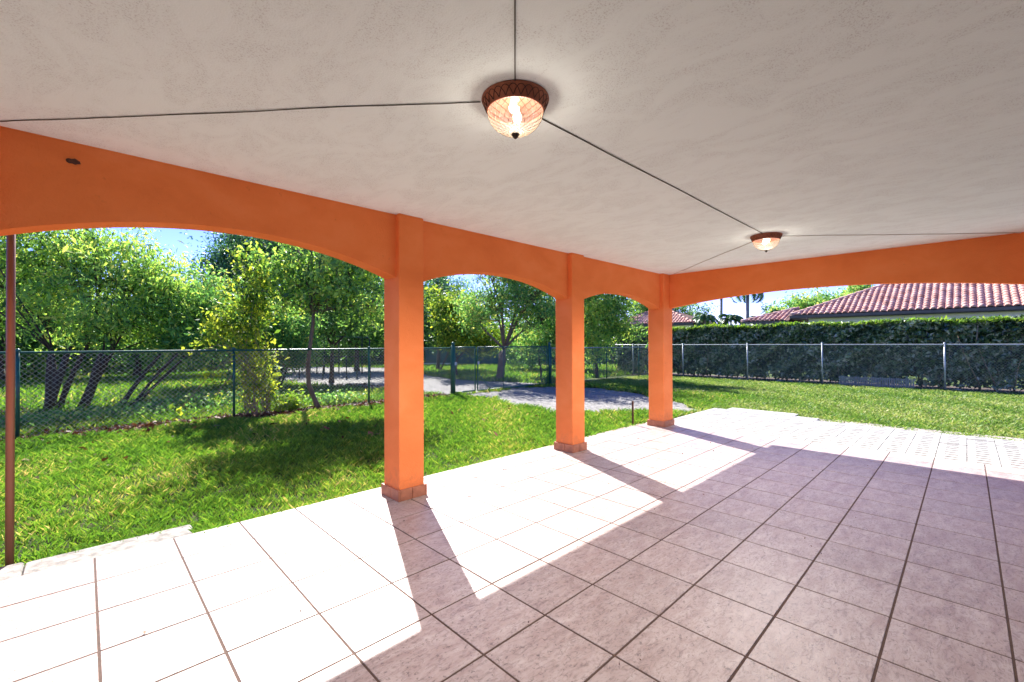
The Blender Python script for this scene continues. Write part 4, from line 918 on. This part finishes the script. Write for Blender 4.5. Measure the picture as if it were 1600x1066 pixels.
for k_ in range(7):
    p0 = A.lerp(Bv, k_ / 7 + .004); p1 = A.lerp(Bv, (k_ + 1) / 7 - .004); dn = Vector((0.7, 0.71, 0)) * 0.015
    MB().add([p0 + Vector((0, 0, .06)), p1 + Vector((0, 0, .06)), p1 + Vector((0, 0, 1.18)), p0 + Vector((0, 0, 1.18)), p0 + dn + Vector((0, 0, .06)), p1 + dn + Vector((0, 0, .06)), p1 + dn + Vector((0, 0, 1.18)), p0 + dn + Vector((0, 0, 1.18))],
             [(0,1,2,3),(7,6,5,4),(3,2,6,7),(0,4,5,1),(0,3,7,4),(1,5,6,2)]).build('cloth_panel', MT['screen'], sc_)
for k_ in range(8): p0 = A.lerp(Bv, k_ / 7); MB().tube([p0, p0 + Vector((0, 0, 1.25))], 0.03, 6).build('post', MT['green_steel'], sc_)
MB().tube([A + Vector((0, 0, 1.22)), Bv + Vector((0, 0, 1.22))], 0.02, 6).build('top_rail', MT['green_steel'], sc_)
lw_ = MB().box(-4.2, -0.1, -0.05, 0.0, 0.1, 0.17).build('low_wall', MT['house_white'], None, (19.8, 26.2, GZ), R(-46)); tag(lw_, 'low pale wall running below the teal windscreen on the left', 'wall')

# ------------------------------------------------------------------ houses behind the hedge
def roof_tile_mesh(wd, ln):
    mb = MB(); n = 6; vs = []
    for v in (0.0, 1.0):
        for k in range(n + 1):
            a = math.pi * k / n; taper = 1.0 - 0.10 * v
            vs.append((-math.cos(a) * wd * .38 * taper, v * ln, math.sin(a) * wd * .27 * taper + (1 - v) * 0.020))
    fs = [(k, k + 1, n + 2 + k, n + 1 + k) for k in range(n)] + [tuple(range(n + 1))[::-1]]
    b = len(vs); vs += [(wd * .34, 0, .012), (wd * .66, 0, .012), (wd * .66, ln, -.006), (wd * .34, ln, -.006), (wd * .34, 0, 0.0), (wd*.66, 0, 0.0)]
    fs += [(b, b+1, b+2, b+3), (b+4, b+5, b+1, b)]
    mb.add(vs, fs); me = mb.mesh('roof_tile'); me.materials.append(MT['roof_tile'])
    for p in me.polygons: p.use_smooth = len(p.vertices) == 4 and p.index < n
    return me
def house(name, label, eave_x, y_hip, z_e, y_end, depth, slope, tile_w, wall_in, n_obj, seed, both=False):
    """house whose roof face looks down -x; hip at y_hip climbs towards smaller y"""
    h = empty(name, (eave_x, y_hip, GZ)); tag(h, label, 'house'); zz = z_e - GZ
    W = y_hip - y_end
    rise = depth * slope
    body = MB().box(wall_in, -W, 0, wall_in + depth * 2 - 0.6, -wall_in, zz - 0.14).build('wall', MT['house_white'], h)
    rf = MB()
    if both: rf.add([(0, 0, zz), (0, -W, zz), (depth, -W/2, zz + rise), (2*depth, 0, zz), (2*depth, -W, zz)], [(0, 2, 1), (0, 3, 2), (1, 2, 4), (3, 4, 2)])
    else: rf.add([(0, 0, zz), (0, -W, zz), (depth, -W, zz + rise), (depth, -depth, zz + rise), (2*depth, 0, zz), (2*depth, -W, zz)],
           [(0, 3, 2, 1), (0, 4, 3), (4, 5, 2, 3)])
    rf = rf.build('roof', MT['roof_under'], h)
    MB().box(-0.04, -W, zz - 0.16, 0.0, 0.04, zz - 0.005).build('fascia', MT['fascia'], h)
    MB().box(0.001, 0.0, zz - 0.20, 2*depth, 0.04, zz - 0.005).build('fascia', MT['fascia'], h)
    MB().add([(0.0, -W, zz - 0.19), (wall_in + .01, -W, zz - 0.19), (wall_in + .01, -wall_in, zz - 0.19), (0.0, -0.0, zz - 0.19)], [(0, 1, 2, 3)]).build('eave_soffit', MT['fascia'], h)
    ln = 0.34; tl = roof_tile_mesh(tile_w, ln * 1.08); ang = math.atan(slope); hyp = ln
    spots = []
    nc = int(W / tile_w); nr = int(depth / math.cos(ang) / ln)
    for c in range(nc):
        yc = -(c + .5) * tile_w
        for r_ in range(nr):
            xs_ = r_ * ln * math.cos(ang)
            if xs_ + ln * .5 > -yc * (2 * depth / W if both else 1): continue
            if both and (xs_ + ln * .5) > (W + yc) * 2 * depth / W: continue
            spots.append((xs_, yc, zz + xs_ * slope + 0.03))
    spots.sort(key=lambda s: (s[0] > 12 * ln * math.cos(ang), s[0] * 0.25 + abs(s[1] + 4.0)))
    # orientation: local y runs up the slope (+x), local x runs along -y
    Mx = Matrix(((0, math.cos(ang), -math.sin(ang)), (-1, 0, 0), (0, math.sin(ang), math.cos(ang)))).to_4x4()
    rest = MB(); V0 = [v.co.copy() for v in tl.vertices]; F0 = [tuple(p.vertices) for p in tl.polygons]; rg = random.Random(seed)
    eul = Mx.to_euler()
    for k, s in enumerate(spots):
        if k < n_obj:
            o = bpy.data.objects.new('roof_tile', tl); COL.objects.link(o); o.parent = rf; o.location = s; o.rotation_euler = (eul.x + rg.uniform(-.01, .01), eul.y + rg.uniform(-.012, .012), eul.z + rg.uniform(-.012, .012))
        else: rest.add([Mx @ v + Vector(s) for v in V0], F0)
    if rest.v: tag(rest.build('tile_field', MT['roof_tile'], rf), kind='stuff')
    # hip cap
    hp = []; n = int(depth * 3)
    for k in range(n):
        a = k / n * depth; b_ = (k + 1.15) / n * depth
        rest_p = [(a, -a, zz + a*slope + 0.05), (b_, -b_, zz + b_*slope + 0.03)]; hp.append(rest_p)
        if both: hp[-1] = [(q[0], q[1] * W / 2 / depth, q[2]) for q in rest_p]; hp.append([(q[0], -W - q[1], q[2]) for q in hp[-1]])
    hc = MB()
    for p in hp: hc.tube(p, [0.115, 0.09], 8)
    hc.build('hip_cap', MT['roof_tile'], rf)
    return h
house('tiled_house', 'white house with clay barrel tile roof rising over the hedge on the right', 30.0, 7.25, 3.13, -9.0, 7.5, 0.45, 0.272, 0.75, 290, 1)
house('tiled_wing', 'lower clay tiled wing roof left of the white house, mostly behind the hedge', 31.0, 10.3, 2.90, 7.6, 2.6, 0.33, 0.272, 0.6, 60, 2)
house('far_tiled_house', 'distant house with pale pink tiled roof seen beside the corner column', 40.0, 26.5, 3.42, 17.4, 3.2, 0.58, 0.30, 0.6, 60, 3, True)

# ------------------------------------------------------------------ palms
def palm(name, label, x, y, h, tr_r, n_f, fl, droop, seed, shaft=0.0, wd=0.5):
    t = empty(name, (x, y, GZ)); tag(t, label, 'palm tree'); rg = random.Random(seed); g = np.random.default_rng(seed)
    MB().tube([(0, 0, -0.1), (0.02, 0, h * .3), (0.0, 0.03, h * .6), (0, 0, h)], [tr_r * 1.3, tr_r * 1.1, tr_r * 1.0, tr_r * .85], 12).build('trunk', MT['bark_palm'], t)
    if shaft: MB().tube([(0, 0, h), (0, 0, h + shaft * .5), (0, 0, h + shaft)], [tr_r * .95, tr_r * .8, tr_r * .4], 12).build('crownshaft', MT['leaf_fresh'] if False else MT['palm_green'], t)
    for k in range(n_f):
        a = 2*math.pi*k/n_f + rg.uniform(-.2, .2); el = rg.uniform(-0.1, 1.15); st_ = Vector((0, 0, h + shaft)); P = [st_]; e = el; dirn = Vector((math.cos(a), math.sin(a), 0)); p = st_
        for i in range(9):
            p = p + (dirn * math.cos(e) + Vector((0, 0, math.sin(e)))) * fl / 9; e -= droop / 9 * (1 + i * .12); P.append(p)
        mb = MB().tube(P, [0.03 - 0.0026 * i for i in range(10)], 5)
        vs = []; fs = []
        side = Vector((-dirn.y, dirn.x, 0))
        for i in range(1, 10):
            for q in np.linspace(0, 1, 5, endpoint=False):
                c = P[i-1].lerp(P[i], q); u = (i - 1 + q) / 9; Ll = wd * math.sin(math.pi * min(.97, u * .85 + .13)) ** .6; tng = (P[i] - P[i-1]).normalized()
                for s_ in (-1, 1):
                    tip = c + side * s_ * Ll + tng * Ll * .5 - Vector((0, 0, Ll * rg.uniform(.35, .75))); b = len(vs); wv_ = tng * 0.05
                    vs += [c - wv_, c + wv_, c.lerp(tip, .55) + wv_ * .8 + Vector((0, 0, .03)), tip]; fs.append((b, b+1, b+2, b+3))
        mb.add(vs, fs); me = mb.mesh('frond'); at_ = me.attributes.new('rnd', 'FLOAT', 'FACE'); at_.data.foreach_set('value', g.beta(2, 2, len(me.polygons)).astype(np.float32))
        obj('frond', me, MT['palm'], t)
MT['palm_green'] = simple('crownshaft_green', (0.10, 0.20, 0.05), (0.07, 0.14, 0.04), 3, 0.4)
palm('royal_palm', 'tall royal palm right of the corner column, one frond hanging below the beam', 48.65, 15.55, 6.5, 0.17, 14, 3.1, 2.0, 90, 1.2, 0.55)
palm('royal_palm', 'tall royal palm nearest the corner column, its crown hidden by the beam', 51.9, 19.35, 7.4, 0.15, 14, 3.0, 2.0, 91, 1.2, 0.5)
palm('small_palm', 'short bushy palm between the two royal palm trunks above the hedge', 42.2, 14.9, 3.75, 0.10, 15, 1.5, 1.7, 92, 0, 0.34)
palm('small_palm', 'feathery palm in front of the far dark tree beside the corner column', 41.5, 17.0, 3.9, 0.12, 15, 1.9, 1.7, 93, 0, 0.42)
palm('small_palm', 'small palm at the left foot of the tiled wing roof', 46.1, 13.6, 3.8, 0.10, 14, 1.5, 1.6, 94, 0, 0.34)
palm('small_palm', 'small palm just left of the rounded tree over the tiled wing roof', 47.0, 12.7, 4.2, 0.10, 14, 1.5, 1.6, 95, 0, 0.34)
